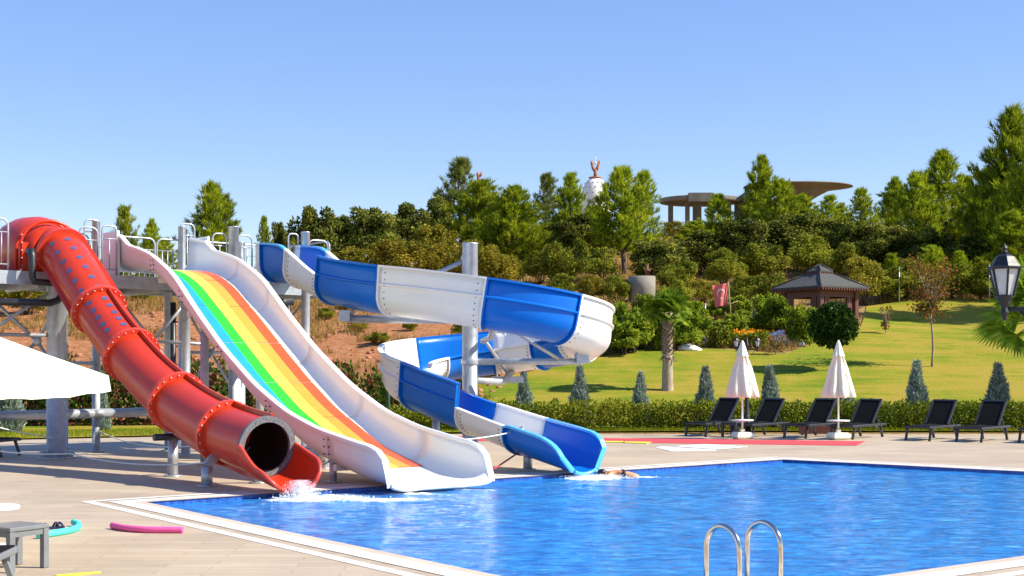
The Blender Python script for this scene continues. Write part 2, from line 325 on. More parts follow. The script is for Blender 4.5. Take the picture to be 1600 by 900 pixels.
# ------------------------------------------------------------------ mesh helpers
class MB:
    def __init__(s): s.v = []; s.f = []; s.m = []; s.sm = []; s.cur = 0
    def add(s, vs, fs, smooth=False):
        b = len(s.v); s.v.extend([tuple(p) for p in vs])
        for f in fs: s.f.append([i + b for i in f]); s.m.append(s.cur); s.sm.append(smooth)
    def box(s, c, size, rz=0, M=None, bev=0.0):
        x, y, z = [q / 2 for q in size]
        R = M or Matrix.Rotation(rz, 3, 'Z'); c = Vector(c)
        b = min(bev, x * .9, y * .9, z * .9)
        if b <= 0:
            vs = [c + R @ Vector((i * x, j * y, k * z)) for k in (-1, 1) for (i, j) in ((-1, -1), (1, -1), (1, 1), (-1, 1))]
            s.add(vs, [(3, 2, 1, 0), (4, 5, 6, 7), (0, 1, 5, 4), (1, 2, 6, 5), (2, 3, 7, 6), (3, 0, 4, 7)])
        else:
            rings = []
            for (zz, q) in ((-z, b), (-z + b, 0), (z - b, 0), (z, b)):
                rings.append([c + R @ Vector(p) for p in ((-x + q, -y + q, zz), (x - q, -y + q, zz), (x - q, y - q, zz), (-x + q, y - q, zz))])
            s.rings(rings, smooth=False)
    def beam(s, p, q, w, h, up=Vector((0, 0, 1))):
        p, q = Vector(p), Vector(q); d = (q - p); L = d.length; d.normalize()
        a = d.cross(up)
        if a.length < 1e-4: a = d.cross(Vector((1, 0, 0)))
        a.normalize(); b = a.cross(d)
        M = Matrix((a, d, b)).transposed()
        s.box((p + q) / 2, (w, L, h), M=M)
    def rings(s, rings, closed=True, caps=True, smooth=True):
        n = len(rings[0]); vs = [p for r in rings for p in r]; fs = []
        for i in range(len(rings) - 1):
            for j in range(n if closed else n - 1):
                k = (j + 1) % n
                fs.append((i * n + j, i * n + k, (i + 1) * n + k, (i + 1) * n + j))
        s.add(vs, fs, smooth)
        if caps and closed:
            b = len(s.v) - len(vs)
            s.f.append([b + j for j in range(n)][::-1]); s.m.append(s.cur); s.sm.append(False)
            s.f.append([b + (len(rings) - 1) * n + j for j in range(n)]); s.m.append(s.cur); s.sm.append(False)
    def tube(s, pts, r, n=10, caps=True, smooth=True):
        pts = [Vector(p) for p in pts]; R = r if isinstance(r, (list, tuple)) else [r] * len(pts)
        t0 = (pts[1] - pts[0]).normalized()
        ref = Vector((0, 0, 1)) if abs(t0.z) < .9 else Vector((1, 0, 0))
        a = t0.cross(ref).normalized(); rings = []
        for i, p in enumerate(pts):
            if i == 0: t = t0
            elif i == len(pts) - 1: t = (p - pts[i - 1]).normalized()
            else: t = ((p - pts[i - 1]).normalized() + (pts[i + 1] - p).normalized()).normalized()
            a = (a - t * a.dot(t)).normalized(); b = t.cross(a)
            rings.append([p + (a * math.cos(2 * PI * k / n) + b * math.sin(2 * PI * k / n)) * R[i] for k in range(n)])
        s.rings(rings, caps=caps, smooth=smooth)
    def lathe(s, prof, c=(0, 0, 0), n=20, smooth=True, sx=1, sy=1, rot=0):
        c = Vector(c)
        rings = [[c + Vector((r * math.cos(rot + 2 * PI * k / n) * sx, r * math.sin(rot + 2 * PI * k / n) * sy, z)) for k in range(n)] for r, z in prof]
        s.rings(rings, smooth=smooth)
    def ball(s, c, r, seg=8, rg=5, sc=(1, 1, 1)):
        s.lathe([(max(1e-4, r * math.sin(PI * i / rg)) * 1, -r * math.cos(PI * i / rg) * sc[2]) for i in range(rg + 1)], c, seg, sx=sc[0], sy=sc[1])
    def poly(s, pts, th):                # flat slab from an outline, th thick below
        pts = [Vector(p) for p in pts]; n = len(pts)
        vs = pts + [p - Vector((0, 0, th)) for p in pts]
        fs = [tuple(range(n)), tuple(range(2 * n - 1, n - 1, -1))] + [(j, j + n, (j + 1) % n + n, (j + 1) % n) for j in range(n)]
        s.add(vs, fs)
    def build(s, name, mats, parent=None, origin=None):
        if not isinstance(mats, (list, tuple)): mats = [mats]
        if origin is None:
            origin = Vector(parent['_o']) if parent is not None and '_o' in parent else Vector((0, 0, 0))
        me = bpy.data.meshes.new(name)
        ox, oy, oz = origin
        me.from_pydata([(x - ox, y - oy, z - oz) for x, y, z in s.v], [], s.f)
        for m in mats: me.materials.append(m)
        me.polygons.foreach_set('material_index', s.m); me.polygons.foreach_set('use_smooth', s.sm)
        me.update()
        bm = bmesh.new(); bm.from_mesh(me); bmesh.ops.recalc_face_normals(bm, faces=bm.faces); bm.to_mesh(me); bm.free()
        o = bpy.data.objects.new(name, me); C.objects.link(o)
        if parent is not None:
            o.parent = parent; o['_o'] = tuple(origin)
        else: o.location = origin
        return o

def tag(o, label=None, cat=None, group=None, kind=None):
    if label: o['label'] = label
    if cat: o['category'] = cat
    if group: o['group'] = group
    if kind: o['kind'] = kind
    return o

def thing(name, loc, label, cat, group=None, rz=0):
    o = bpy.data.objects.new(name, None); C.objects.link(o)
    o.location = loc; o.rotation_euler = (0, 0, rz); o['_o'] = tuple(loc)
    o.empty_display_size = .2
    return tag(o, label, cat, group)

def kids(o): return [c for c in list(bpy.data.objects) if c.parent == o]
def copy_tree(o, parent=None):
    c = o.copy(); C.objects.link(c)
    if parent is not None: c.parent = parent
    for ch in kids(o): copy_tree(ch, c)
    return c
def place(proto, used, loc, rz, label, scale=(1, 1, 1), group=None):
    o = proto if not used else copy_tree(proto)
    o.location = loc; o.rotation_euler = (0, 0, rz); o.scale = scale
    tag(o, label, None, group)
    return o

def np_mesh(name, V, nper, mat, parent=None, smooth=False):
    """V: (n*nper,3) array, every nper verts one face"""
    n = len(V) // nper
    me = bpy.data.meshes.new(name)
    me.vertices.add(len(V)); me.vertices.foreach_set('co', V.astype(np.float32).ravel())
    me.loops.add(len(V)); me.loops.foreach_set('vertex_index', np.arange(len(V), dtype=np.int32))
    me.polygons.add(n); me.polygons.foreach_set('loop_start', (np.arange(n) * nper).astype(np.int32))
    me.materials.append(mat); me.update(calc_edges=True); me.validate()
    o = bpy.data.objects.new(name, me); C.objects.link(o)
    if parent is not None: o.parent = parent
    return o

def unit(a): return a / (np.linalg.norm(a, axis=1, keepdims=True) + 1e-9)
def leaf_quads(P, D, L, W, rng):
    n = len(P); D = unit(D); R = unit(rng.normal(size=(n, 3))); Sd = unit(np.cross(D, R))
    L = np.broadcast_to(np.asarray(L), (n,))[:, None]; W = np.broadcast_to(np.asarray(W), (n,))[:, None]
    V = np.empty((n, 4, 3)); V[:, 0] = P; V[:, 1] = P + D * L * .45 + Sd * W; V[:, 2] = P + D * L; V[:, 3] = P + D * L * .45 - Sd * W
    return V.reshape(-1, 3)
def leaf_tris(P, D, L, W, rng):
    n = len(P); D = unit(D); R = unit(rng.normal(size=(n, 3))); Sd = unit(np.cross(D, R))
    L = np.broadcast_to(np.asarray(L), (n,))[:, None]; W = np.broadcast_to(np.asarray(W), (n,))[:, None]
    V = np.empty((n, 3, 3)); V[:, 0] = P - Sd * W; V[:, 1] = P + Sd * W; V[:, 2] = P + D * L
    return V.reshape(-1, 3)

def cr(pts, t):                          # Catmull-Rom through points
    n = len(pts); i = min(int(t), n - 2); f = t - i
    p0 = pts[max(i - 1, 0)]; p1 = pts[i]; p2 = pts[i + 1]; p3 = pts[min(i + 2, n - 1)]
    return .5 * ((2 * p1) + (p2 - p0) * f + (2 * p0 - 5 * p1 + 4 * p2 - p3) * f * f + (3 * p1 - p0 - 3 * p2 + p3) * f ** 3)
def crt(pts, t):
    return (cr(pts, min(t + .02, len(pts) - 1 - 1e-6)) - cr(pts, max(t - .02, 0))).normalized()

# ------------------------------------------------------------------ the setting
def line_x(p, d, q, e):
    den = d.x * e.y - d.y * e.x; w = q - p
    return p + d * ((w.x * e.y - w.y * e.x) / den)
dBR = Vector((3.55, -3.0)); dAN = Vector((4.65, -6.07)); pNR = Vector((3.34, 11.48)); dNR = Vector((1.54, 1.09))
PC = line_x(B, dBR, pNR, dNR); PN = line_x(A, dAN, pNR, dNR)
POOL = [A, B, PC, PN]
def offset_poly(poly, d):                # grow outward (poly is clockwise seen from above: A,B,C,N)
    out = []; n = len(poly)
    for i in range(n):
        a, b, c = poly[i - 1], poly[i], poly[(i + 1) % n]
        d1 = (b - a).normalized(); d2 = (c - b).normalized()
        n1 = Vector((-d1.y, d1.x)); n2 = Vector((-d2.y, d2.x))
        out.append(line_x(b + n1 * d, d1, b + n2 * d, d2))
    return out
def ring_sheet(mb, p_in, p_out, z):
    n = len(p_in)
    vs = [(p.x, p.y, z) for p in p_in] + [(p.x, p.y, z) for p in p_out]
    mb.add(vs, [(i, (i + 1) % n, n + (i + 1) % n, n + i) for i in range(n)])

# terrain
def build_terrain():
    ys = [-60, -30, 0, 20] + list(np.arange(31, 36, .8)) + list(np.arange(36, 60, .45)) + list(np.arange(60, 140, 1.3)) + [150, 170, 200, 260, 350, 500, 800, 1500]
    us = np.linspace(-1, 1, 190)
    vs = []; fs = []
    for y in ys:
        hw = max(60, y * .62 + 14)
        if y > 300: hw = y * 1.5
        for u in us:
            x = float(np.sign(u) * abs(u) ** 1.25 * hw)
            z = T(x, y) if y > 33.5 else -1.9
            if 33.5 < y: z = max(z, -.02)
            if y < 36.0: z = -1.9 if y < 30 else min(z, -.02)
            vs.append((x, y, z))
    n = len(us)
    for i in range(len(ys) - 1):
        for j in range(n - 1): fs.append((i * n + j, i * n + j + 1, (i + 1) * n + j + 1, (i + 1) * n + j))
    mb = MB(); mb.add(vs, fs, True)
    tag(mb.build('hillside_ground', TERRAIN), kind='structure')
build_terrain()

# deck with the pool opening
DECK_EDGE = [(-70, 32.2), (-12.7, 32.9), (-9.2, 34.6), (-4, 35.6), (0, 36.2), (7, 36.4), (16, 36.2), (70, 36)]
def build_deck():
    outer = [Vector((x, y, 0)) for x, y in DECK_EDGE] + [Vector((70, -30, 0)), Vector((-70, -30, 0))]
    hole = [Vector((p.x, p.y, 0)) for p in POOL]
    tri = tessellate_polygon([outer, hole])
    allv = outer + hole
    mb = MB(); mb.add(allv, [tuple(t) for t in tri])
    n = len(outer)
    lo = [p - Vector((0, 0, .25)) for p in outer]
    mb.add(outer + lo, [(i, (i + 1) % n, n + (i + 1) % n, n + i) for i in range(n)])
    o = mb.build('pool_deck', DECK); tag(o, kind='structure')
    for p in o.data.polygons:
        if p.normal.z < -.5: p.flip()
build_deck()
mb = MB(); ring_sheet(mb, offset_poly(POOL, .12), offset_poly(POOL, .36), .006); mb2 = MB(); ring_sheet(mb2, offset_poly(POOL, -.02), offset_poly(POOL, .12), .006); tag(mb2.build('pool_edge_stone', EDGEST), kind='structure')
ring_sheet(mb, offset_poly(POOL, .50), offset_poly(POOL, .64), .004)
tag(mb.build('pool_coping_stripes', COPING), kind='structure')
mb = MB(); pi = offset_poly(POOL, .0); n = 4
mb.add([(p.x, p.y, .0) for p in pi] + [(p.x, p.y, -1.5) for p in pi], [(i, (i + 1) % 4, 4 + (i + 1) % 4, 4 + i) for i in range(4)] + [(4, 5, 6, 7)])
tag(mb.build('pool_basin', TILES), kind='structure')

SPLASH_RED = S(2.12, -.58, -.05); SPLASH_BLUE = Vector((1.35, 22.0, -.05)); LIP_RB = S(4.35, -.95, -.05)
def build_water():
    n = 230; vs = []; foam = []
    for i in range(n + 1):
        for j in range(n + 1):
            s, t = i / n, j / n
            p = (A * (1 - s) + B * s) * (1 - t) + (PN * (1 - s) + PC * s) * t
            x, y = p.x, p.y
            amp = .9
            z = noise.noise(Vector((x * .9, y * 1.5, 0))) * .012 + noise.noise(Vector((x * 2.3 + 5, y * 3.9, 2))) * .009 + noise.noise(Vector((x * 5.5, y * 8.5, 4))) * .005
            f = 0
            for c, sx, sy, st in ((SPLASH_RED, .55, .45, .95), (S(2.9, -1.35), .95, .32, .66), (SPLASH_BLUE, .55, .35, .85), (Vector((2.0, 22.2, 0)), .75, .25, .6), (LIP_RB + Vector((-.55, -.3, 0)), .5, .14, .72), (LIP_RB + Vector((.3, .3, 0)), .9, .1, .5), (Vector((3.4, 21.6, 0)), 1.0, .2, .30)):
                dx, dy = (x - c.x) / sx, (y - c.y) / sy
                f = max(f, st * math.exp(-(dx * dx + dy * dy)))
            z += f * .03 * (1 + noise.noise(Vector((x * 9, y * 9, 1))))
            vs.append((x, y, -.055 + z)); foam.append(f)
    fs = [(i * (n + 1) + j, i * (n + 1) + j + 1, (i + 1) * (n + 1) + j + 1, (i + 1) * (n + 1) + j) for i in range(n) for j in range(n)]
    mb = MB(); mb.add(vs, fs, True); o = mb.build('water', WATER)
    at_ = o.data.attributes.new('foam', 'FLOAT', 'POINT'); at_.data.foreach_set('value', foam)
    tag(o, kind='structure')
build_water()

# lawn sheet
LAWN_PX = [(760, 592), (870, 575), (940, 560), (1000, 548), (1120, 547), (1225, 556), (1300, 527), (1345, 512), (1354, 480), (1420, 471), (1520, 470), (1640, 468)]
def build_lawn():
    top = [hit(*p) for p in LAWN_PX]
    up = [Vector((-40, 38.6)), Vector((-14, 38.6)), Vector((-9, 39)), Vector((-4.5, 39.4)), Vector((-2.5, 42.0))] + [p.xy for p in top] + [Vector((46, 60)), Vector((46, 35.9))]
    low = [Vector((x, y - .03)) for x, y in DECK_EDGE[::-1] if -39 < x < 40]
    low = [Vector((46, 36.0))] * 0 + low + [Vector((-40, 32.5))]
    outline = up + low
    # densify
    pts = []
    for i, p in enumerate(outline):
        q = outline[(i + 1) % len(outline)]; k = max(1, int((q - p).length / .7))
        pts += [p + (q - p) * (j / k) for j in range(k)]
    m = len(pts); edges = [(i, (i + 1) % m) for i in range(m)]
    for y in np.arange(32.6, 70, .6):
        for x in np.arange(-39, 45, .8): pts.append(Vector((float(x), float(y))))
    r = delaunay_2d_cdt(pts, edges, [], 1, 1e-5)
    mb = MB(); mb.add([(p.x, p.y, T(p.x, p.y) + .05) for p in r[0]], [tuple(f) for f in r[2]], True)
    o = mb.build('lawn', LAWN); tag(o, kind='structure')
    if sum(p.normal.z for p in o.data.polygons) < 0: o.data.flip_normals()
    return up
LAWN_UP = build_lawn()

# ------------------------------------------------------------------ red tube slide
def red_slide():
    o = thing('tube_slide', S(2.1, 1, 0), 'red closed tube slide with blue dots ending in an open scoop over the pool', 'water slide', 'water slides from the steel tower')
    prof = [(9.9, 4.20), (9.4, 4.18), (8.83, 4.06), (7.9, 3.50), (6.95, 2.87), (6.2, 2.41), (5.47, 2.03), (4.5, 1.58), (3.55, 1.24), (2.65, .985), (1.77, .80), (1.1, .70), (.50, .635)]
    P = [S(2.1, v, z) for v, z in prof]
    r0 = .43
    def frame(t):
        T_ = crt(P, t); s = T_.cross(Vector((0, 0, 1))).normalized(); return cr(P, t), T_, s, s.cross(T_)
    def ring(t, r, n=36):
        c, T_, s, u = frame(t); return [c + (s * math.cos(2 * PI * k / n) + u * math.sin(2 * PI * k / n)) * r for k in range(n)]
    joints = [0, 2, 4, 6, 8, 10, 12]
    for a, b in zip(joints, joints[1:]):
        mb = MB(); ts = [a + (b - a) * i / 14 for i in range(15)]
        ts[-1] = min(ts[-1], 11.999)
        mb.rings([ring(t, r0) for t in ts], caps=False)
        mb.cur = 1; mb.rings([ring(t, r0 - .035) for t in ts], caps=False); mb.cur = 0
        # lengthwise joint fins
        for ang in ((-25, 155) if a < 4 else (98, 278)):
            rr = []
            for t in ts:
                c, T_, s, u = frame(t); an = math.radians(ang); w = math.radians(2.1)
                rr.append([c + (s * math.cos(an + q * w) + u * math.sin(an + q * w)) * rad for q, rad in ((-1, r0 - .01), (1, r0 - .01), (1, r0 + .075), (-1, r0 + .075))])
            mb.rings(rr, smooth=False)
        if a in (2, 4):
            mb.cur = 2
            for row, ang in ((0, 40), (1, 80)):
                for k in range(6 if a == 2 else 5):
                    t = a + .25 + k * .31 + row * .06
                    c, T_, s, u = frame(t); a0 = math.radians(ang)
                    loop = [c]; loop = []
                    for q in range(16):
                        f = 2 * PI * q / 16; al = a0 + math.cos(f) * .06 / r0; off = T_ * math.sin(f) * .065
                        loop.append(c + off + (s * math.cos(al) + u * math.sin(al)) * (r0 + .005))
                    mb.add(loop, [tuple(range(16))])
            mb.cur = 0
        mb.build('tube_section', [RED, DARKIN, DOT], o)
    for j in joints[1:-1]:
        mb = MB(); mb.rings([ring(j - .045, .515), ring(j + .045, .515)], smooth=False)
        mb.rings([ring(j - .05, .50), ring(j - .045, .515)], smooth=False)
        mb.cur = 1
        for k in range(22):
            c, T_, s, u = frame(j); a = 2 * PI * k / 22
            for sg in (-1, 1):
                mb.ball(c + (s * math.cos(a) + u * math.sin(a)) * .475 + T_ * sg * .045 * (P[j] - P[j - 1]).length * 1.06, .016, 6, 4)
        mb.build('joint_flange', [REDLIP, BOLTL], o)
    # grey cut edge of the last section
    mb = MB(); c, T_, s, u = frame(11.999)
    loop = lambda r, off: [c + T_ * off + (s * math.cos(2 * PI * k / 40) + u * math.sin(2 * PI * k / 40)) * r for k in range(40)]
    mb.rings([loop(.465, -.03), loop(.465, .03), loop(.375, .03), loop(.375, -.03), loop(.465, -.03)], caps=False, smooth=False)
    mb.build('cut_edge', RAWEDGE, o)
    # dark disc deep inside the bore is not needed: the bore turns upward.  Open scoop:
    mb = MB(); rings_ = []; lip = []
    K = 16
    for i in range(K + 1):
        f = i / K; v = .50 - f * .86; zb = .205 - .155 * f ** 1.0; w = .44 + .01 * f
        hw = .47 - .22 * (0.5 - .5 * math.cos(PI * min(1, f * 1.55))) if f < .65 else .25 * max(.12, math.sqrt(max(0, 1 - ((f - .65) / .36) ** 2)))
        hw2 = .47 - .10 * f if f < .7 else .40 * max(.12, math.sqrt(max(0, 1 - ((f - .7) / .31) ** 2)))
        c = S(2.1, v, zb); side = Vector((-E.x, -E.y, 0)); up = Vector((0, 0, 1))
        def wall(hh, sg, th):
            a = .44; hh = max(hh, 0)
            x = w * math.sqrt(max(0, 1 - ((a - hh) / a) ** 2)) if hh < a else w
            nx, nz = (x / w, -(a - min(hh, a)) / a); l = math.hypot(nx, nz) or 1
            return c + side * sg * (x + th * nx / l) + up * (hh + th * nz / l)
        inn = [wall(hw * (1 - q / 9) ** 2, 1, 0) for q in range(10)] + [wall(hw2 * (q / 9) ** 2, -1, 0) for q in range(1, 10)]
        out = [wall(hw * (1 - q / 9) ** 2, 1, .045) for q in range(10)] + [wall(hw2 * (q / 9) ** 2, -1, .045) for q in range(1, 10)]
        rings_.append(inn + out[::-1]); lip.append((inn, out))
    mb.rings(rings_)
    mb.cur = 1
    for idx in (0, -1): mb.tube([(a[idx] + b[idx]) / 2 for a, b in lip], .032, 8)
    mb.tube([(p + q) / 2 for p, q in zip(*lip[-1])], .032, 8)
    mb.build('exit_scoop', [RED, REDLIP], o)
    # hood over the entry on the platform
    mb = MB(); rr = []
    for v, hw, zt in ((9.05, .44, 4.50), (9.35, .46, 4.64), (9.55, .56, 4.74), (9.9, .64, 4.86), (10.5, .68, 4.90), (10.9, .68, 4.86)):
        pts = []
        r = hw; zc = zt - r
        for k in range(15):
            a = PI * k / 14; pts.append(S(2.02 + r * math.cos(a), v, zc + r * math.sin(a)))
        pts += [S(2.02 - r, v, 3.72), S(2.02 + r, v, 3.72)]
        rr.append(pts)
    mb.rings(rr)
    for v in (9.28, 9.5):
        q = [S(2.02 + .6 * math.cos(PI * k / 16), v, 4.14 + .58 * math.sin(PI * k / 16)) for k in range(17)]
        mb.tube([S(2.62, v, 3.75)] + q + [S(1.42, v, 3.75)], .035, 6)
    mb.box(S(2.02, 9.3, 3.98), (1.16, .16, .56), math.atan2(E.y, E.x))
    mb.cur = 1
    for sg in (-1, 1):
        for k in range(5): mb.ball(S(2.02 + sg * .585, 9.21, 3.8 + k * .15), .018, 6, 4)
    mb.build('entry_hood', [RED, BOLTL], o)
    mb = MB()
    mb.tube([S(1.45, 8.9, 4.05), S(1.45, 8.7, 4.05), S(1.45, 8.66, 3.95), S(1.45, 8.66, 3.55), S(1.5, 8.66, 3.46), S(2.0, 8.66, 3.44), S(2.08, 8.66, 3.36), S(1.95, 8.66, 3.12), S(1.8, 8.66, 3.06), S(.2, 8.66, 3.05)], .07, 10)
    mb.build('water_pipe', BLACKP, o)
    # legs under the tube
    for u, v, z, dx in ((2.1, 3.74, .86, 0), (1.72, 1.68, .52, .2), (2.59, 1.69, .52, -.2)):
        mb = MB(); mb.tube([S(u, v, .0), S(u, v, z - .22)], .085, 14); mb.lathe([(.15, 0.002), (.15, .02), (.09, .022)], S(u, v, 0), 16)
        mb.beam(S(u, v, z - .22), S(u + dx, v, z + .02), .07, .14)
        mb.build('support_leg', GALV, o)
    mb = MB(); mb.tube([S(1.75, 3.7, .66), S(2.5, 3.7, .66)], .06, 10); mb.build('support_crossbar', BLACKP, o)
    return o
red_slide()

# ------------------------------------------------------------------ wide rainbow slide
def rainbow_slide():
    o = thing('wide_slide', S(4.35, 1, 0), 'wide white slide with a rainbow striped bed running down into the pool', 'water slide', 'water slides from the steel tower')
    topz = [(-.80, .10), (-.74, .26), (-.66, .46), (-.5, .58), (-.3, .64), (.05, .68), (1.2, .84), (2.2, 1.08), (3.3, 1.51), (4.5, 2.15), (5.5, 2.80), (6.6, 3.59), (7.55, 4.01), (8.3, 4.20), (8.7, 4.27), (8.85, 4.36), (9.1, 4.50), (9.9, 4.62)]
    flo = [(-.80, .04), (0, .12), (.6, .22), (1.7, .46), (3.3, 1.10), (4.28, 1.63), (5, 2.07), (6.2, 2.83), (7.2, 3.43), (7.9, 3.70), (8.65, 3.83), (9.9, 3.86)]
    vs = [-.80, -.76, -.72, -.66, -.58, -.5, -.4, -.25] + list(np.arange(0, 8.6, .25)) + [8.6, 8.75, 8.9, 9.1, 9.4, 9.9]
    def smooth(tab, v):
        return sum(lerp_tab(v + q, tab) for q in (-.22, -.11, 0, .11, .22)) / 5 if .3 < v < 8.5 else lerp_tab(v, tab)
    U0, U1 = 3.41, 5.28; fil = .30
    def section(v, off):
        zt = smooth(topz, v) - .02; zf = smooth(flo, v); h = max(.03, zt - zf); pts = []
        fz = min(.28, h)
        for side in (0, 1):
            col = []
            for k in range(3):                 # upper wall
                col.append((0.0 - .02 * (1 - k / 2) - off, zt - (h - fz) * k / 2 - (0 if k else 0)))
            for k in range(1, 9):              # fillet
                a = PI / 2 * k / 8
                col.append((fil - (fil + off) * math.cos(a), zf + fz - (fz + off) * math.sin(a)))
            if side: col = col[::-1]
            pts += [S((U0 + .05 + x) if side == 0 else (U1 - .05 - x), v, z) for x, z in col]
        return pts
    cuts = [-.80, 1.0, 2.9, 4.7, 6.3, 7.6, 9.9]
    for a, b in zip(cuts, cuts[1:]):
        st = sorted(set([a, b] + [v for v in vs if a < v < b]))
        mb = MB()
        mb.rings([section(v, 0) + section(v, .045)[::-1] for v in st])
        for U, sg in ((U0, -1), (U1, 1)):      # rolled top edge
            rr = []
            for v in st:
                zt = smooth(topz, v)
                rr.append([S(U + (x if sg < 0 else -x), v, zt + z) for x, z in ((-.055, -.05), (-.055, .0), (-.02, .015), (.03, .015), (.055, -.01), (.05, -.04))])
            mb.rings(rr, smooth=False)
        # joint tabs with bolts on the outside
        if a > 0:
            mb.cur = 1
            for U, sg in ((U0, -1), (U1, 1)):
                for k in range(4):
                    zt = smooth(topz, a); zf = smooth(flo, a)
                    for dv in (-.07, .07):
                        mb.ball(S(U + sg * .004, a + dv, zf - .0 + (zt - zf) * (k + .3) / 4.4), .016, 6, 4)
            mb.cur = 0
            mb.box(S((U0 + U1) / 2, a, smooth(flo, a) - .07), (U1 - U0 - .3, .10, .10), math.atan2(E.y, E.x))
        mb.build('slide_section', [WHITE, BOLT], o)
    # end lip roll
    mb = MB(); sec = section(-.80, .022); mb.tube(sec, .035, 8); mb.build('end_lip', WHITE, o)
    # entry cheeks on the platform
    for U, sg in ((U0, -1), (U1, 1)):
        mb = MB(); mb.box(S(U + sg * .06, 9.55, 4.14), (.05, .86, .95), math.atan2(E.y, E.x), bev=.02); mb.build('entry_cheek', WHITE, o)
    # striped mat
    mb = MB()
    us = [3.71, 3.99, 4.23, 4.47, 4.71, 4.95]
    seams = [.55, 1.7, 2.9, 4.1, 5.3, 6.45, 7.5, 8.45]
    for a, b in zip(seams, seams[1:]):
        st = np.linspace(a + .008, b - .008, 7)
        for i in range(5):
            mb.cur = i
            for p, q in zip(st, st[1:]):
                z1, z2 = smooth(flo, p) + .012, smooth(flo, q) + .012
                mb.add([S(us[i], p, z1), S(us[i + 1], p, z1), S(us[i + 1], q, z2), S(us[i], q, z2)], [(0, 1, 2, 3)], True)
    mat = mb.build('rainbow_mat', MATC, o)
    for p in mat.data.polygons:
        if p.normal.z < 0: p.flip()
    for u, v, z in ((3.62, 1.15, .30), (5.1, 1.15, .30), (3.75, 6.0, 2.5), (4.9, 6.0, 2.5), (3.75, 3.6, 1.05), (4.9, 3.6, 1.05)):
        mb = MB(); mb.tube([S(u, v, 0), S(u, v, z)], .06 if z < 1 else .08, 12); mb.lathe([(.13, .002), (.13, .018), (.06, .02)], S(u, v, 0), 14)
        mb.beam(S(u, v, max(.05, z - .12)), S(u, v - .18, z + .02), .05, .05)
        mb.build('support_leg', GALV, o)
    return o
rainbow_slide()

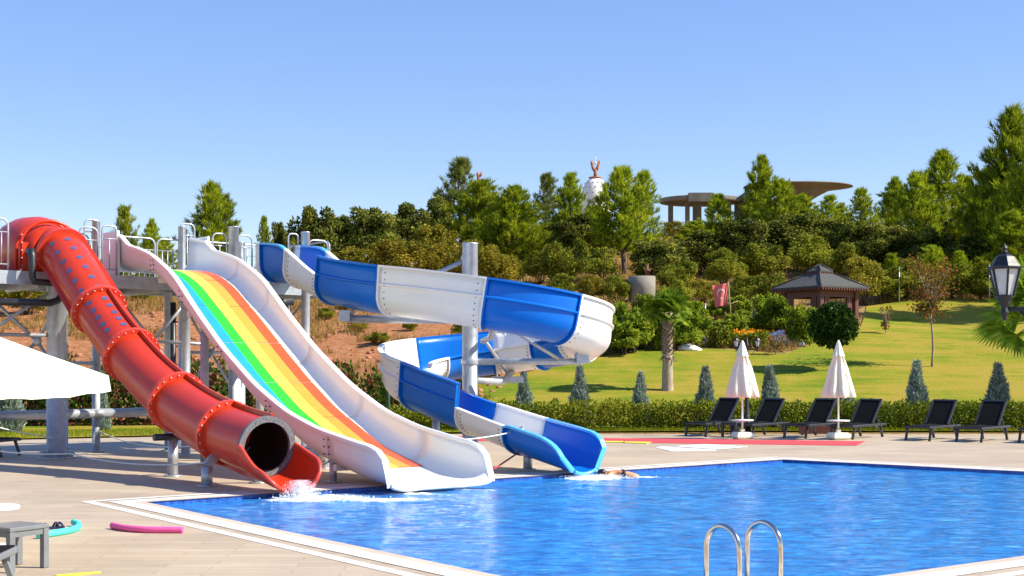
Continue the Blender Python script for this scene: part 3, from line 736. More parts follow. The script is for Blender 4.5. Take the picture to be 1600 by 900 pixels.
# ------------------------------------------------------------------ blue and white spiral slide
def spiral_slide():
    cp = [(-5.28, 29.3, 3.74), (-4.62, 28.45, 3.62), (-3.75, 27.35, 3.20), (-2.85, 26.45, 2.96), (-1.65, 25.72, 2.77), (-.34, 25.42, 2.56), (.78, 25.72, 2.34), (1.46, 26.58, 2.14),
          (1.48, 27.65, 1.98), (.78, 28.52, 1.84), (-.34, 28.9, 1.70), (-1.45, 28.5, 1.56), (-2.12, 27.55, 1.40), (-2.08, 26.5, 1.15), (-1.43, 25.50, .86), (-.66, 24.56, .60), (.26, 23.42, .30), (1.22, 22.25, .03)]
    P = [Vector(p) for p in cp]
    o = thing('spiral_slide', Vector((-.3, 25, 0)), 'blue and white open slide coiling once round a steel post beside the pool', 'water slide', 'water slides from the steel tower')
    w, a_ = .44, .36
    def hR(t):
        if t < 1: return .80
        if t < 2.06: return .80 - .28 * (t - 1) / 1.06
        if t < 14.95: return .92
        if t < 16: return .46
        return .50
    def hL(t): return .80 if t < 1 else (.80 - .3 * min(1, (t - 1) / 1.2) if t < 14.9 else .52 + .08 * min(1, (t - 14.9) / 1.5))
    def ring(t, hr, hl, th0=0.0, th1=.04):
        c = cr(P, t); T_ = crt(P, t); s = T_.cross(Vector((0, 0, 1))).normalized(); u = s.cross(T_).normalized()
        def wall(hh, sg, th):
            x = w * math.sqrt(max(0, 1 - ((a_ - hh) / a_) ** 2)) if hh < a_ else w + .06 * (hh - a_)
            nx, nz = (x / w, -(a_ - min(hh, a_)) / a_); l = math.hypot(nx, nz) or 1
            return c + s * sg * (x + th * nx / l) + u * (hh + th * nz / l)
        K = 11
        inn = [wall(hr * (1 - q / K) ** 2, 1, th0) for q in range(K + 1)] + [wall(hl * (q / K) ** 2, -1, th0) for q in range(1, K + 1)]
        out = [wall(hr * (1 - q / K) ** 2, 1, th1) for q in range(K + 1)] + [wall(hl * (q / K) ** 2, -1, th1) for q in range(1, K + 1)]
        return inn, out, c, T_, s, u, wall
    segs = [(0, .35, 0), (.35, 1.15, 1), (1.15, 2.06, 0), (2.06, 3.4, 1), (3.4, 4.82, 0), (4.82, 6.12, 1), (6.12, 8.1, 0), (8.1, 9.1, 1), (9.1, 10.0, 0), (10.0, 11.25, 1), (11.25, 13.45, 0), (13.45, 14.95, 1), (14.95, 15.92, 0), (15.92, 16.999, 1)]
    for ta, tb, blue in segs:
        mb = MB(); K = max(6, int((tb - ta) * 12)); rr = []; lips = ([], []); rib = []; last = tb > 16.9
        for i in range(K + 1):
            t = ta + (tb - ta) * i / K; tm = min(max(t, ta + .001), tb - .001)
            hr, hl = hR(tm), hL(tm)
            if last:
                f = (t - 16.42) / .58
                if f > 0: hr *= max(.10, math.sqrt(max(0, 1 - f * f)))
                f = (t - 16.62) / .38
                if f > 0: hl *= max(.10, math.sqrt(max(0, 1 - f * f)))
            inn, out, c, T_, s, u, wall = ring(t, hr, hl)
            rr.append(inn + out[::-1])
            for idx, L, sg, hh in ((0, lips[0], 1, hr), (-1, lips[1], -1, hl)):
                q = inn[idx]; s2 = s * sg
                L.append([q + s2 * -.012 + u * .012, q + s2 * .085 + u * .012, q + s2 * .085 - u * .03, q + s2 * -.005 - u * .03])
            if hr > .85:
                q = wall(.56, 1, .035)
                rib.append([q - u * .035, q + s * .05 - u * .012, q + s * .05 + u * .012, q + u * .035])
        mb.rings(rr)
        if rib: mb.rings(rib, smooth=False)
        mb.cur = 1
        for L in lips: mb.rings(L, smooth=False)
        mb.cur = 0
        # joint flanges at both ends
        for t in (ta, tb):
            if t in (0, 16.999): continue
            dt = .022; tm = t + (.002 if t == ta else -.002)
            r1 = []
            for q in ((t, t + dt) if t == ta else (t - dt, t)):
                inn, out, *_ = ring(q, hR(tm), hL(tm), .02, .085); r1.append(inn + out[::-1])
            mb.rings(r1, smooth=False)
            if not blue:
                mb.cur = 2; tq = t + (.10 if t == ta else -.10); hr, hl = hR(tm), hL(tm)
                inn, out, c, T_, s, u, wall = ring(tq, hr, hl)
                for sg, hh in ((1, hr), (-1, hl)):
                    for k in range(9): mb.ball(wall((hh - .06) * (k / 8.5) ** 1.4, sg, .042), .014, 6, 4)
                mb.cur = 0
        if last:
            inn, out, *_ = ring(16.999, .10 * .5, .10 * .6); 
            mb.cur = 1; mb.tube([(p + q) / 2 for p, q in zip(inn, out)], .035, 8); mb.cur = 0
        lipm = WHITE if not blue else (BLUELIP if (last or ta < 1) else BLUE)
        mb.build('trough_section', [BLUE if blue else WHITE, lipm, BOLT], o)['label'] = 'blue trough section' if blue else 'white trough section'
    # central post and arms
    pc = Vector((-.86, 27.0, 0))
    mb = MB(); mb.lathe([(.32, .004), (.32, .03), (.16, .035), (.16, 4.33), (.165, 4.335), (.165, 4.36), (.02, 4.37)], pc, 22); mb.build('post', GALV, o)
    def arm(z, q, r=.06, name='arm'):
        mb = MB(); q = Vector(q); mb.tube([Vector((pc.x, pc.y, z)), q], r, 12)
        mb.lathe([(.18, z - .06), (.185, z - .05), (.185, z + .05), (.18, z + .06)], pc, 20)
        mb.build(name, GALV, o); return q
    q = arm(1.93, (1.40, 26.85, 1.93), .065)
    mb = MB(); mb.box(q + Vector((.02, 0, .07)), (.26, .16, .2), .3); mb.build('saddle', GALV, o)
    mb = MB(); mb.tube([(.1, 26.6, 2.5), (.95, 26.8, 1.98)], .035, 8); mb.build('arm', GALV, o)
    mb = MB(); mb.tube([(-.75, 27.05, 4.1), (-1.9, 27.4, 3.62), (-3.0, 27.1, 3.05)], .045, 8); mb.ball((-.95, 27.0, 4.05), .1); mb.build('arm', GALV, o)
    mb = MB(); mb.tube([(-.9, 27.0, 2.78), (-3.35, 26.85, 2.80)], .08, 12); mb.box((-3.4, 26.85, 2.86), (.22, .25, .22)); mb.tube([(-3.3, 26.85, 2.85), (-3.1, 26.75, 3.05)], .03, 8); mb.build('arm', GALV, o)
    mb = MB(); mb.tube([(-.6, 26.95, 2.35), (-.45, 26.4, 2.4), (-.36, 25.6, 2.58)], .06, 10); mb.build('arm', GALV, o)
    mb = MB(); mb.tube([(-.8, 27.2, 1.55), (-.2, 28.0, 1.5), (.0, 28.7, 1.72)], .07, 10); mb.box((-.1, 28.4, 1.55), (.7, .14, .14)); mb.build('arm', GALV, o)
    mb = MB(); mb.tube([(-.55, 27.0, 2.35), (-.12, 28.4, 1.72)], .035, 8); mb.build('arm', GALV, o)
    for x, y, z in ((.28, 23.35, .33), (.95, 23.0, .2), (-1.5, 26.0, .92)):
        mb = MB(); mb.tube([(x, y, 0), (x, y, z)], .08, 12); mb.lathe([(.14, .002), (.14, .02), (.085, .022)], (x, y, 0), 14)
        mb.box((x, y, z), (.3, .12, .06), .6); mb.build('support_leg', GALV, o)
    mb = MB(); mb.tube([(.06, 23.3, .30), (.06, 23.28, .52), (.10, 23.25, .72), (.2, 23.2, .78)], .016, 6); mb.build('water_hose', GALV, o)
    return o
spiral_slide()

# ------------------------------------------------------------------ steel tower
def tower():
    o = thing('slide_tower', S(4, 10, 0), 'galvanised steel tower with railed platform behind the three slides', 'slide tower')
    ang = math.atan2(E.y, E.x)
    mb = MB()
    mb.box(S(3.0, 10.05, 3.60), (11.2, 2.1, .10), ang)
    mb.box(S(3.0, 9.03, 3.55), (11.2, .10, .26), ang); mb.box(S(3.0, 11.08, 3.55), (11.2, .10, .26), ang)
    for k in range(9): mb.box(S(-2 + k * 1.25, 10.05, 3.46), (.10, 1.96, .18), ang)
    mb.build('platform', GALV, o)
    cols = [(2.16, 9.34, .19, 3.45, 1), (3.54, 10.81, .085, 4.96, 0), (5.86, 9.0, .11, 4.84, 0), (7.62, 9.0, .10, 4.84, 0), (5.55, 10.9, .085, 4.98, 0), (7.0, 10.95, .13, 4.72, 0),
            (-.6, 9.3, .16, 3.45, 0)]
    for px, d, r in ((263, 28.6, .085), (290, 27.1, .095), (320, 28.8, .085), (371, 29.2, .09), (101, 29.4, .075)):
        x = (px - 800) / F * d - A.x; y = d - A.y
        cols.append((x * E.x + y * E.y, x * N.x + y * N.y, r, 3.45, 0))
    for u, v, r, zt, big in cols:
        mb = MB(); mb.lathe([(r * 1.9, .003), (r * 1.9, .025), (r * 1.05, .03), (r, .03), (r, zt - .02), (r * 1.04, zt - .018), (r * 1.04, zt), (.01, zt + .005)], S(u, v, 0), 20)
        if big:
            for k in range(10):
                a = 2 * PI * k / 10; c = S(u, v, 0)
                mb.beam(c + Vector((math.cos(a) * .2, math.sin(a) * .2, .12)), c + Vector((math.cos(a) * .33, math.sin(a) * .33, .03)), .02, .16)
        mb.build('column', GALV, o)
    def brace(a, b, r=.035):
        mb = MB(); mb.tube([S(*a), S(*b)], r, 8); mb.ball(S(*a), r * 1.9, 8, 5); mb.ball(S(*b), r * 1.9, 8, 5); mb.build('brace', GALV, o)
    # crossed braces with hubs between the columns
    for (u0, v0), (u1, v1), z0, z1 in (((-.6, 9.3), (2.16, 9.34), 1.5, 3.4), ((5.55, 10.9), (7.0, 10.95), 1.0, 3.3), ((7.0, 10.95), (7.62, 9.0), 1.6, 3.3)):
        um, vm, zm = (u0 + u1) / 2, (v0 + v1) / 2, (z0 + z1) / 2
        for p in ((u0, v0, z0), (u1, v1, z0), (u0, v0, z1), (u1, v1, z1)): brace(p, (um, vm, zm), .032)
        brace((u0, v0, zm), (u1, v1, zm), .036)
        mb = MB(); c = S(um, vm, zm)
        mb.ball(c, .10, 12, 8, (1, .5, 1)); mb.build('hub', GALV, o)
    hub = at(239, 533, 27.6)
    for q in ((287, 476), (282, 594), (322, 538), (196, 480), (198, 590)):
        mb = MB(); mb.tube([hub, at(*q, 27.6)], .036, 8); mb.build('brace', GALV, o)
    mb = MB(); mb.ball(hub, .10, 12, 8, (1, .5, 1)); mb.build('hub', GALV, o)
    hub = at(58, 533, 26.6)
    for q in ((-14, 466), (94, 470), (-10, 600), (94, 590)):
        mb = MB(); mb.tube([hub, at(*q, 26.6)], .036, 8); mb.build('brace', GALV, o)
    mb = MB(); mb.ball(hub, .10, 12, 8, (1, .5, 1)); mb.build('hub', GALV, o)
    brace((2.16, 9.34, 1.9), (3.54, 10.81, 1.9), .04)
    mb = MB(); mb.tube([S(-4, 10.6, .80), S(5.2, 10.6, .84)], .10, 16)
    mb.lathe([(.14, -.06), (.14, .06)], S(3.5, 10.6, .84), 14); mb.build('water_main', GALV, o)
    mb = MB(); mb.tube([S(4.75, 9.6, 0.02), S(4.75, 9.6, 3.2)], .06, 10); mb.build('downpipe', BLACKP, o)
    mb = MB(); mb.tube([S(7.25, 9.15, 3.3), S(7.25, 9.15, 2.75), S(7.32, 9.1, 2.6), S(7.32, 9.1, 1.4)], .075, 10); mb.tube([S(6.7, 8.9, 3.25), S(7.25, 8.9, 3.25)], .07, 10); mb.build('downpipe', BLACKP, o)
    def rail(u0, v0, u1, v1, zb=3.68, zt=4.68, nb=None, name='guard_rail'):
        mb = MB(); L = math.hypot(u1 - u0, v1 - v0); r = min(.14, L / 3)
        P = lambda s, z: S(u0 + (u1 - u0) * s, v0 + (v1 - v0) * s, z)
        k = r / L
        pts = [P(0, zb), P(0, zt - r)] + [P(k * (1 - math.cos(a)), zt - r + r * math.sin(a)) for a in (.4, .8, 1.2, PI / 2)] + [P(1 - k * (1 - math.cos(a)), zt - r + r * math.sin(a)) for a in (PI / 2, 1.2, .8, .4)] + [P(1, zt - r), P(1, zb)]
        mb.tube(pts, .019, 8)
        mb.tube([P(0, zt - .26), P(1, zt - .26)], .014, 6); mb.tube([P(0, zb + .12), P(1, zb + .12)], .014, 6)
        n = nb or max(2, int(L / .12))
        for i in range(1, n): mb.tube([P(i / n, zb + .12), P(i / n, zt - .26)], .012, 5)
        mb.build(name, GALV, o)
    for a in ((-1.6, 9.05, -.2, 9.05), (-.15, 9.05, 1.12, 9.05), (2.72, 9.6, 3.1, 9.6), (3.0, 9.1, 3.3, 9.1), (5.42, 9.1, 5.75, 9.1), (5.98, 9.1, 6.35, 9.1),
              (-1.6, 11.0, .4, 11.0), (.5, 11.0, 2.5, 11.0), (2.6, 11.0, 3.45, 11.0), (3.62, 11.0, 4.95, 11.0), (5.0, 11.0, 6.0, 11.0), (6.1, 11.0, 7.6, 11.0), (8.3, 9.1, 8.3, 11.0), (7.75, 9.1, 8.25, 9.1)): rail(*a)
    rail(3.3, 10.85, 3.62, 10.85, 3.7, 4.98); rail(5.5, 10.9, 5.85, 10.9, 3.7, 5.05); rail(7.3, 9.2, 7.55, 9.2, 3.7, 4.80)
    return o
tower()

# ropes strung between the slide legs
def rope(pts, label, sag=.12):
    mb = MB(); out = []
    for a, b in zip(pts, pts[1:]):
        a, b = Vector(a), Vector(b)
        for i in range(9):
            f = i / 9; p = a.lerp(b, f); p.z -= sag * 4 * f * (1 - f); out.append(p)
    out.append(Vector(pts[-1])); mb.tube(out, .013, 6)
    tag(mb.build('barrier_rope', ROPE, origin=Vector(pts[0])), label, 'rope', 'barrier ropes round the slides')
rope([S(-1.6, 8.6, 1.55), S(2.0, 9.1, .42)], 'pale rope slanting down to the thick tower column')
rope([S(-.5, 7.8, .55), S(1.2, 6, .30), S(1.72, 1.72, .36)], 'pale rope sagging low across the shaded deck to the red slide leg', .1)
rope([S(2.6, 3.8, .5), S(3.54, 10.7, .45)], 'pale rope running back under the red slide toward the rear column', .15)
rope([S(2.62, .7, .28), S(3.6, 1.1, .38)], 'short pale rope between the red scoop and the rainbow slide', .08)
rope([S(5.3, .6, .62), Vector((.2, 23.3, .72))], 'short pale rope between the rainbow slide and the blue slide mouth', .05)
mb = MB(); mb.tube([S(5.3, .8, .02), S(6.2, .9, .02), S(6.6, .8, .1), Vector((.2, 23.35, .36))], .015, 6)
tag(mb.build('water_hose', REDMAT, origin=S(5.3, .8, 0)), 'thin red hose trailing on the deck by the blue slide leg', 'hose')
mb = MB(); p = at(607, 567, 30.5); mb.tube([(p.x, p.y, 0), p], .035, 8); mb.ball(p, .04, 8, 5)
mb.lathe([(.07, 0.002), (.07, .02), (.04, .03)], (p.x, p.y, 0), 10)
tag(mb.build('fence_post', DGREEN, origin=Vector((p.x, p.y, 0))), 'thin dark green post standing beside the spiral slide', 'post')
# ------------------------------------------------------------------ pool ladder
def ladder():
    d = dNR.normalized(); inn = Vector((-d.y, d.x))
    c1 = pNR + dNR * ((at(1150, 0, 10.3).x - pNR.x) / dNR.x)
    c0 = Vector((at(1127, 0, 10.42).x + .05, 10.32)); 
    o = thing('pool_ladder', Vector((c0.x, c0.y, 0)), 'polished steel pool ladder with two hooped handrails at the near pool edge', 'pool ladder')
    for px, ytop, dd, hw in ((1129, 822, 10.15, 21), (1193, 816, 10.5, 20.5)):
        top = at(px, ytop, dd); mb = MB(); r = hw / F * dd / abs(inn.x); R = r
        ctr = Vector((top.x, top.y)); zc = top.z - R
        pt = lambda s, z: Vector((ctr.x + inn.x * s, ctr.y + inn.y * s, z))
        pts = [pt(-R, 0.0), pt(-R, zc)] + [pt(-R * math.cos(a), zc + R * math.sin(a)) for a in np.linspace(.2, PI - .2, 14)] + [pt(R, zc), pt(R, -.9)]
        mb.tube(pts, .022, 14); mb.lathe([(.05, .003), (.05, .02), (.024, .03)], pt(-R, 0), 16)
        mb.build('handrail', STEEL, o)
    return o
ladder()

# ------------------------------------------------------------------ loungers
def lounger_proto(frame_mat, label, length=1.92):
    o = thing('sun_lounger', (0, 0, 0), label, 'sun lounger', 'sun loungers on the pool deck')
    w = .62; hz = .33
    mb = MB()                               # x along the bed: 0 = foot, length = head
    for s in (-1, 1):
        mb.box((length / 2, s * w / 2, hz), (length, .05, .06), bev=.01)
    for x in (.03, length - .03): mb.box((x, 0, hz), (.05, w - .05, .055), bev=.01)
    mb.build('frame', frame_mat, o)
    mb = MB(); mb.box((.60, 0, hz + .034), (1.14, w - .02, .012)); mb.build('sling_seat', SLING, o)
    L = .80; a = math.radians(47); hx = 1.17; ca, sa = math.cos(a), math.sin(a)
    bk = []
    mb = MB(); M = Matrix.Rotation(-a, 3, 'Y')
    mb.box(Vector((hx + ca * L / 2, 0, hz + .05 + sa * L / 2)), (L, w - .06, .012), M=M); b = mb.build('backrest', SLING, o)
    mb = MB()
    for s in (-1, 1): mb.box(Vector((hx + ca * L / 2, s * (w / 2 - .02), hz + .045 + sa * L / 2)), (L, .045, .05), M=M)
    mb.box(Vector((hx + ca * L, 0, hz + .045 + sa * L)), (.05, w, .05), M=M)
    mb.build('backrest_frame', frame_mat, b)
    mb = MB()
    for s in (-1, 1): mb.beam((hx + ca * L * .55, s * .22, hz + .03 + sa * L * .55), (length - .18, s * .22, hz), .025, .025)
    mb.build('prop', frame_mat, b)
    for x, lean in ((.14, -.12), (length - .32, .14)):
        for s in (-1, 1):
            mb = MB(); mb.beam((x, s * (w / 2 - .005), hz), (x + lean, s * (w / 2 - .005), 0.0), .04, .055, up=Vector((0, 1, 0)))
            if lean > 0: mb.tube([(x - .42, s * (w / 2 - .005), hz - .02), (x - .16, s * (w / 2 - .005), hz - .07), (x + .02, s * (w / 2 - .005), hz - .17), (x + .1, s * (w / 2 - .005), .06)], .022, 6)
            mb.build('leg', frame_mat, o)
    return o
lp = lounger_proto(WIRE, 'x')
rzL = math.atan2(.76, .65)
for i, (px, py, lab) in enumerate(((1086, 682, 'black lounger beside the dark side table, leftmost of the row by the hedge'), (1158, 684, 'black lounger just right of the first closed parasol and dark side table'),
        (1241, 685, 'black lounger between the two closed parasols, nearer the right one'), (1314, 686.5, 'black lounger just right of the second closed parasol'),
        (1433, 689, 'black lounger in the gap right of the parasols, left of the far pair'), (1513, 691, 'black lounger second from the right end of the row by the hedge'), (1612, 693, 'black lounger cut off by the right edge of the picture'))):
    p = G(px, py); place(lp, i > 0, p + Vector((0, 0, .002)), rzL, lab)
p = G(18, 713); o = copy_tree(lp); place(o, False, Vector((p.x, p.y, .002)), PI - .25, 'black lounger end in the shade behind the white parasol')
lp2 = lounger_proto(GREYF, 'grey lounger foot end in the near bottom corner beside the grey side table')
lp2.location = (-3.96, 10.35, .002); lp2.rotation_euler = (0, 0, PI + .08)

# side tables
def square_table(c, rz, w, h, mat, label, group=None):
    o = thing('side_table', c, label, 'side table', group, rz); o['_o'] = (0, 0, 0)
    mb = MB(); mb.box((0, 0, h - .02), (w, w, .04), bev=.008); mb.build('tabletop', mat, o)
    mb = MB()
    for s in (-1, 1): mb.box((s * (w / 2 - .03), 0, h - .065), (.035, w - .10, .045)); mb.box((0, s * (w / 2 - .03), h - .065), (w - .10, .035, .045))
    mb.build('apron', mat, o)
    for sx in (-1, 1):
        for sy in (-1, 1):
            mb = MB(); mb.box((sx * (w / 2 - .03), sy * (w / 2 - .03), (h - .04) / 2), (.055, .055, h - .04), bev=.006); mb.build('leg', mat, o)
square_table(Vector((-4.46, 11.82, .002)), -.55, .42, .395, GREYF, 'grey square side table on the deck near the turquoise noodle', 'square side tables')
square_table(G(1146, 683) + Vector((0, 0, .002)), .8, .46, .40, WIRE, 'dark square side table between the two leftmost loungers', 'square side tables')
mb = MB(); mb.lathe([(.27, .455), (.27, .48), (.262, .486), (.01, .486)], (0, 0, 0), 30)
o = thing('round_table', Vector((-4.97, 12.55, .0)), 'small white round table at the left edge behind the grey side table', 'table'); o['_o'] = (0, 0, 0)
mb.build('tabletop', WPLAST, o); mb = MB(); mb.lathe([(.03, .1), (.03, .455)], (0, 0, 0), 12); mb.build('stem', WPLAST, o)
mb = MB(); mb.lathe([(.24, .002), (.24, .09), (.2, .11), (.02, .112)], (0, 0, 0), 24); mb.build('base', WPLAST, o)

# ------------------------------------------------------------------ parasols
def closed_parasol(seed):
    rnd = random.Random(seed)
    o = thing('closed_parasol', (0, 0, 0), 'x', 'parasol', 'closed white parasols')
    mb = MB(); mb.lathe([(.024, .15), (.024, 2.42), (.03, 2.43), (.03, 2.46), (.008, 2.50)], (0, 0, 0), 12); mb.build('pole', WPLAST, o)
    mb = MB(); rr = []
    n = 48
    for (z, r, dep) in ((2.50, .012, 0), (2.44, .045, .1), (2.30, .09, .2), (2.12, .15, .28), (2.10, .17, .25), (2.08, .14, .3), (1.8, .25, .30), (1.5, .335, .33), (1.25, .41, .34), (1.08, .455, .34), (1.06, .44, .34)):
        ring = []
        for k in range(n):
            a = 2 * PI * k / n
            fold = abs(math.cos(a * 4 + .6 * math.sin(z * 2 + seed))) ** .8
            q = r * (1 - dep * (1 - fold)) * (1 + .07 * noise.noise(Vector((math.cos(a) * 2, math.sin(a) * 2, z * 1.5 + seed))))
            ring.append(Vector((q * math.cos(a), q * math.sin(a), z + .045 * noise.noise(Vector((math.cos(a) * 3, math.sin(a) * 3, seed))) * (1 if z < 1.3 else 0))))
        rr.append(ring)
    mb.rings(rr); mb.build('canopy', CANVAS, o)
    mb = MB(); mb.lathe([(.28, .46), (.28, .49), (.02, .492)], (0, 0, 0), 26); mb.build('tray', WPLAST, o)
    mb = MB(); mb.box((0, 0, .09), (.46, .42, .17), .3, bev=.05); mb.box((0, 0, .22), (.1, .1, .06)); mb.build('base', CANVAS, o)
    return o
for px, py, sd, lab in ((1160, 686, 3, 'closed white parasol between the two leftmost loungers'), (1310, 687, 8, 'closed white parasol in front of the round dark tree')):
    o = closed_parasol(sd); o.location = G(px, py); o.location.z = .003; tag(o, lab)
def big_parasol():
    c = Vector((-6.1, 12.25, 0)); hw = 1.80
    o = thing('open_parasol', c, 'open white square parasol cut off by the left edge', 'parasol')
    mb = MB(); n = 14
    zc, ze = 2.62, 1.72; ang = .0
    pts = {}
    vs = []; fs = []
    for i in range(n + 1):
        for j in range(n + 1):
            x, y = -1 + 2 * i / n, -1 + 2 * j / n; m = max(abs(x), abs(y))
            sagd = .05 * (1 - abs(x - y) * .5) * m * (1 - m) * 4 + .06 * m * (1 - (min(abs(x), abs(y)) / m if m else 0)) * m
            vs.append(c + Vector((x * hw, y * hw, zc - (zc - ze) * m - sagd * .6 + .01 * noise.noise(Vector((x * 3, y * 3, 0))))))
    fs = [(i * (n + 1) + j, (i + 1) * (n + 1) + j, (i + 1) * (n + 1) + j + 1, i * (n + 1) + j + 1) for i in range(n) for j in range(n)]
    mb.add(vs, fs, False)
    mb.add([v - Vector((0, 0, .006)) for v in vs], [f[::-1] for f in fs], False)
    mb.build('canopy', CANVAS, o)
    mb = MB(); per = [(i, 0) for i in range(n)] + [(n, j) for j in range(n)] + [(n - i, n) for i in range(n)] + [(0, n - j) for j in range(n)]
    top = [vs[i * (n + 1) + j] for i, j in per]; K = len(top)
    low = [p + Vector(((p.x - c.x) * .012, (p.y - c.y) * .012, -.17 - .008 * math.sin(k * 1.7))) for k, p in enumerate(top)]
    mb.add(top + low, [(k, (k + 1) % K, K + (k + 1) % K, K + k) for k in range(K)]); mb.build('valance', CANVAS, o)
    mb = MB(); mb.tube([c + Vector((0, 0, .05)), c + Vector((0, 0, 2.7))], .03, 12); mb.build('pole', WPLAST, o)
    for sx in (-1, 1):
        for sy in (-1, 1):
            mb = MB(); mb.tube([c + Vector((0, 0, zc - .05)), c + Vector((sx * hw, sy * hw, ze - .03))], .012, 6); mb.build('rib', WPLAST, o)
    mb = MB(); mb.box(c + Vector((0, 0, .06)), (.7, .7, .11), bev=.03); mb.build('base', CANVAS, o)
big_parasol()

# ------------------------------------------------------------------ lamps
def lantern(mb_iron, mb_glass, c, s, rot=.4):
    """a six-sided carriage lantern, c = bottom of the glass body, s = overall scale"""
    mb_iron.cur = 0
    L = lambda prof, n=6: mb_iron.lathe([(r * s, z * s) for r, z in prof], c, n, smooth=False, rot=rot)
    L([(.02, -.30), (.035, -.24), (.05, -.20), (.035, -.14), (.06, -.10), (.07, -.06), (.105, -.02), (.11, .0), (.11, .015)], 12)
    L([(.20, .335), (.215, .35), (.215, .362), (.19, .37), (.17, .40), (.155, .42), (.115, .49), (.105, .50), (.06, .525), (.03, .53)])
    L([(.03, .52), (.045, .55), (.02, .575), (.035, .60), (.012, .635), (.004, .665)], 10)
    for k in range(6):
        a = rot + 2 * PI * k / 6; u = Vector((math.cos(a), math.sin(a), 0))
        mb_iron.beam(c + u * .108 * s, c + u * .185 * s + Vector((0, 0, .34 * s)), .022 * s, .022 * s)
    mb_glass.lathe([(.098 * s, .012 * s), (.172 * s, .336 * s)], c, 6, smooth=False, rot=rot)
def street_lamp(c, zl, s, reach, rz, label):
    o = thing('lamp_post', c, label, 'street lamp', 'black lantern lamp posts')
    d = Vector((math.cos(rz), math.sin(rz), 0)); z = Vector((0, 0, 1))
    mb = MB(); ztop = zl + .05
    mb.lathe([(.15, .0), (.15, .10), (.11, .14), (.09, .5), (.075, .55), (.055, .6), (.045, ztop - .1), (.06, ztop - .05), (.06, ztop), (.03, ztop + .06), (.012, ztop + .2)], c, 14); mb.build('pole', BLACKM, o)
    for sg in (-1, 1):
        q = c + d * sg * reach + z * zl
        mi, mg = MB(), MB(); lantern(mi, mg, q, s)
        mi.tube([c + z * (zl - .16 * s), q - z * .16 * s], .024 * s * 1.2, 8)
        mi.tube([c + z * (zl - .55 * s), c + d * sg * reach * .5 + z * (zl - .45 * s), c + d * sg * reach * .8 + z * (zl - .18 * s)], .012 * s * 1.2, 6)
        l = mi.build('lantern', BLACKM, o); mg.build('lamp_glass', FROST, l)
p = G(1172, 684)
street_lamp(Vector((p.x + .02, 34.6, 0)), 2.36, .44, .28, 0.0, 'black two-lantern lamp post behind the leftmost closed parasol')
p = at(1566, 463, 11.0)
street_lamp(Vector((p.x + .64, 11.0, 0)), p.z, .67, .62, 0, 'black lamp post at the right edge, its lantern hanging into the picture')

# ------------------------------------------------------------------ small things on the deck
def flat_sheet(px, z, th, mat, name, label, cat, group=None):
    pts = [G(*q) + Vector((0, 0, z)) for q in px]; mb = MB(); mb.poly(pts, th)
    tag(mb.build(name, mat, origin=pts[0]), label, cat, group)
flat_sheet([(690, 682.0), (1352, 690.0), (1338, 696.5), (690, 688.5)], .012, .01, REDMAT, 'red_matting', 'long red matting strip laid on the deck in front of the loungers', 'matting')
flat_sheet([(935, 690.2), (974, 690.6), (974, 692), (935, 691.6)], .022, .02, YELT, 'yellow_strip', 'yellow strip on the deck beside the red matting, longer piece nearer the slide', 'strip', 'yellow strips by the matting')
flat_sheet([(976, 691), (1018, 691.8), (1010, 693.4), (976, 692.5)], .022, .02, YELT, 'yellow_strip', 'yellow strip beside the red matting, piece farther from the slide', 'strip', 'yellow strips by the matting')
flat_sheet([(1024, 700), (1034, 698), (1120, 703.4), (1117, 704.6), (1048, 705.4)], .012, .01, WPLAST, 'white_sheet', 'white flat sheet on the deck, the piece nearer the slide', 'sheet', 'white sheets on the deck')
flat_sheet([(1052, 698.5), (1100, 695.0), (1168, 699), (1122, 703.2)], .020, .008, WPLAST, 'white_sheet', 'white flat sheet on the deck, the piece nearer the loungers', 'sheet', 'white sheets on the deck')
flat_sheet([(85, 899), (158, 893.5), (158, 895.5), (95, 902)], .006, .005, YELT, 'yellow_tape', 'yellow tape line on the deck at the bottom left edge', 'tape')
def noodle(pts, r, mat, label):
    mb = MB(); P = [Vector(p) for p in pts]; q = [cr(P, (len(P) - 1) * i / 30 * .9999) for i in range(31)]
    mb.tube(q, r, 16); tag(mb.build('pool_noodle', mat, origin=P[0]), label, 'pool noodle', 'foam pool noodles')
r = .036
noodle([G(60, 842, 0) + Vector((0, 0, r)), G(85, 838) + Vector((0, 0, r)), G(108, 834) + Vector((0, 0, r)), G(121, 829) + Vector((0, 0, r)), G(122, 824) + Vector((0, 0, r)), G(115, 822) + Vector((0, 0, r + .01))], r, TEAL, 'turquoise foam noodle hooked at one end beside the grey side table')
noodle([G(176, 826) + Vector((0, 0, r)), G(195, 830) + Vector((0, 0, r)), G(225, 832.5) + Vector((0, 0, r)), G(255, 833) + Vector((0, 0, r)), G(286, 833) + Vector((0, 0, r))], r, PINK, 'pink foam noodle lying on the deck by the white pool stripe')
for k, (px, py, lab) in enumerate(((60, 828.5, 'navy sandal behind the turquoise noodle, the one farther from its hook'), (83, 826.5, 'navy sandal behind the turquoise noodle, the one nearer its hook'))):
    p = G(px, py); o = thing('sandal', p, lab, 'sandal', 'pair of navy sandals'); o['_o'] = (0, 0, 0); o.rotation_euler = (0, 0, .35)
    mb = MB(); out = []
    for q in range(20):
        a = 2 * PI * q / 20; out.append(Vector((.125 * math.cos(a), (.045 + .008 * math.cos(a)) * math.sin(a), .026)))
    mb.poly(out, .024); mb.build('sole', NAVY, o)
    mb = MB(); mb.tube([Vector((.03 + .01 * q, .047 * math.cos(PI * q / 8), .026 + .04 * math.sin(PI * q / 8))) for q in range(9)], .014, 6); mb.tube([Vector((.0 + .008 * q, .047 * math.cos(PI * q / 8), .026 + .045 * math.sin(PI * q / 8))) for q in range(9)], .012, 6)
    mb.build('strap', NAVY, o)
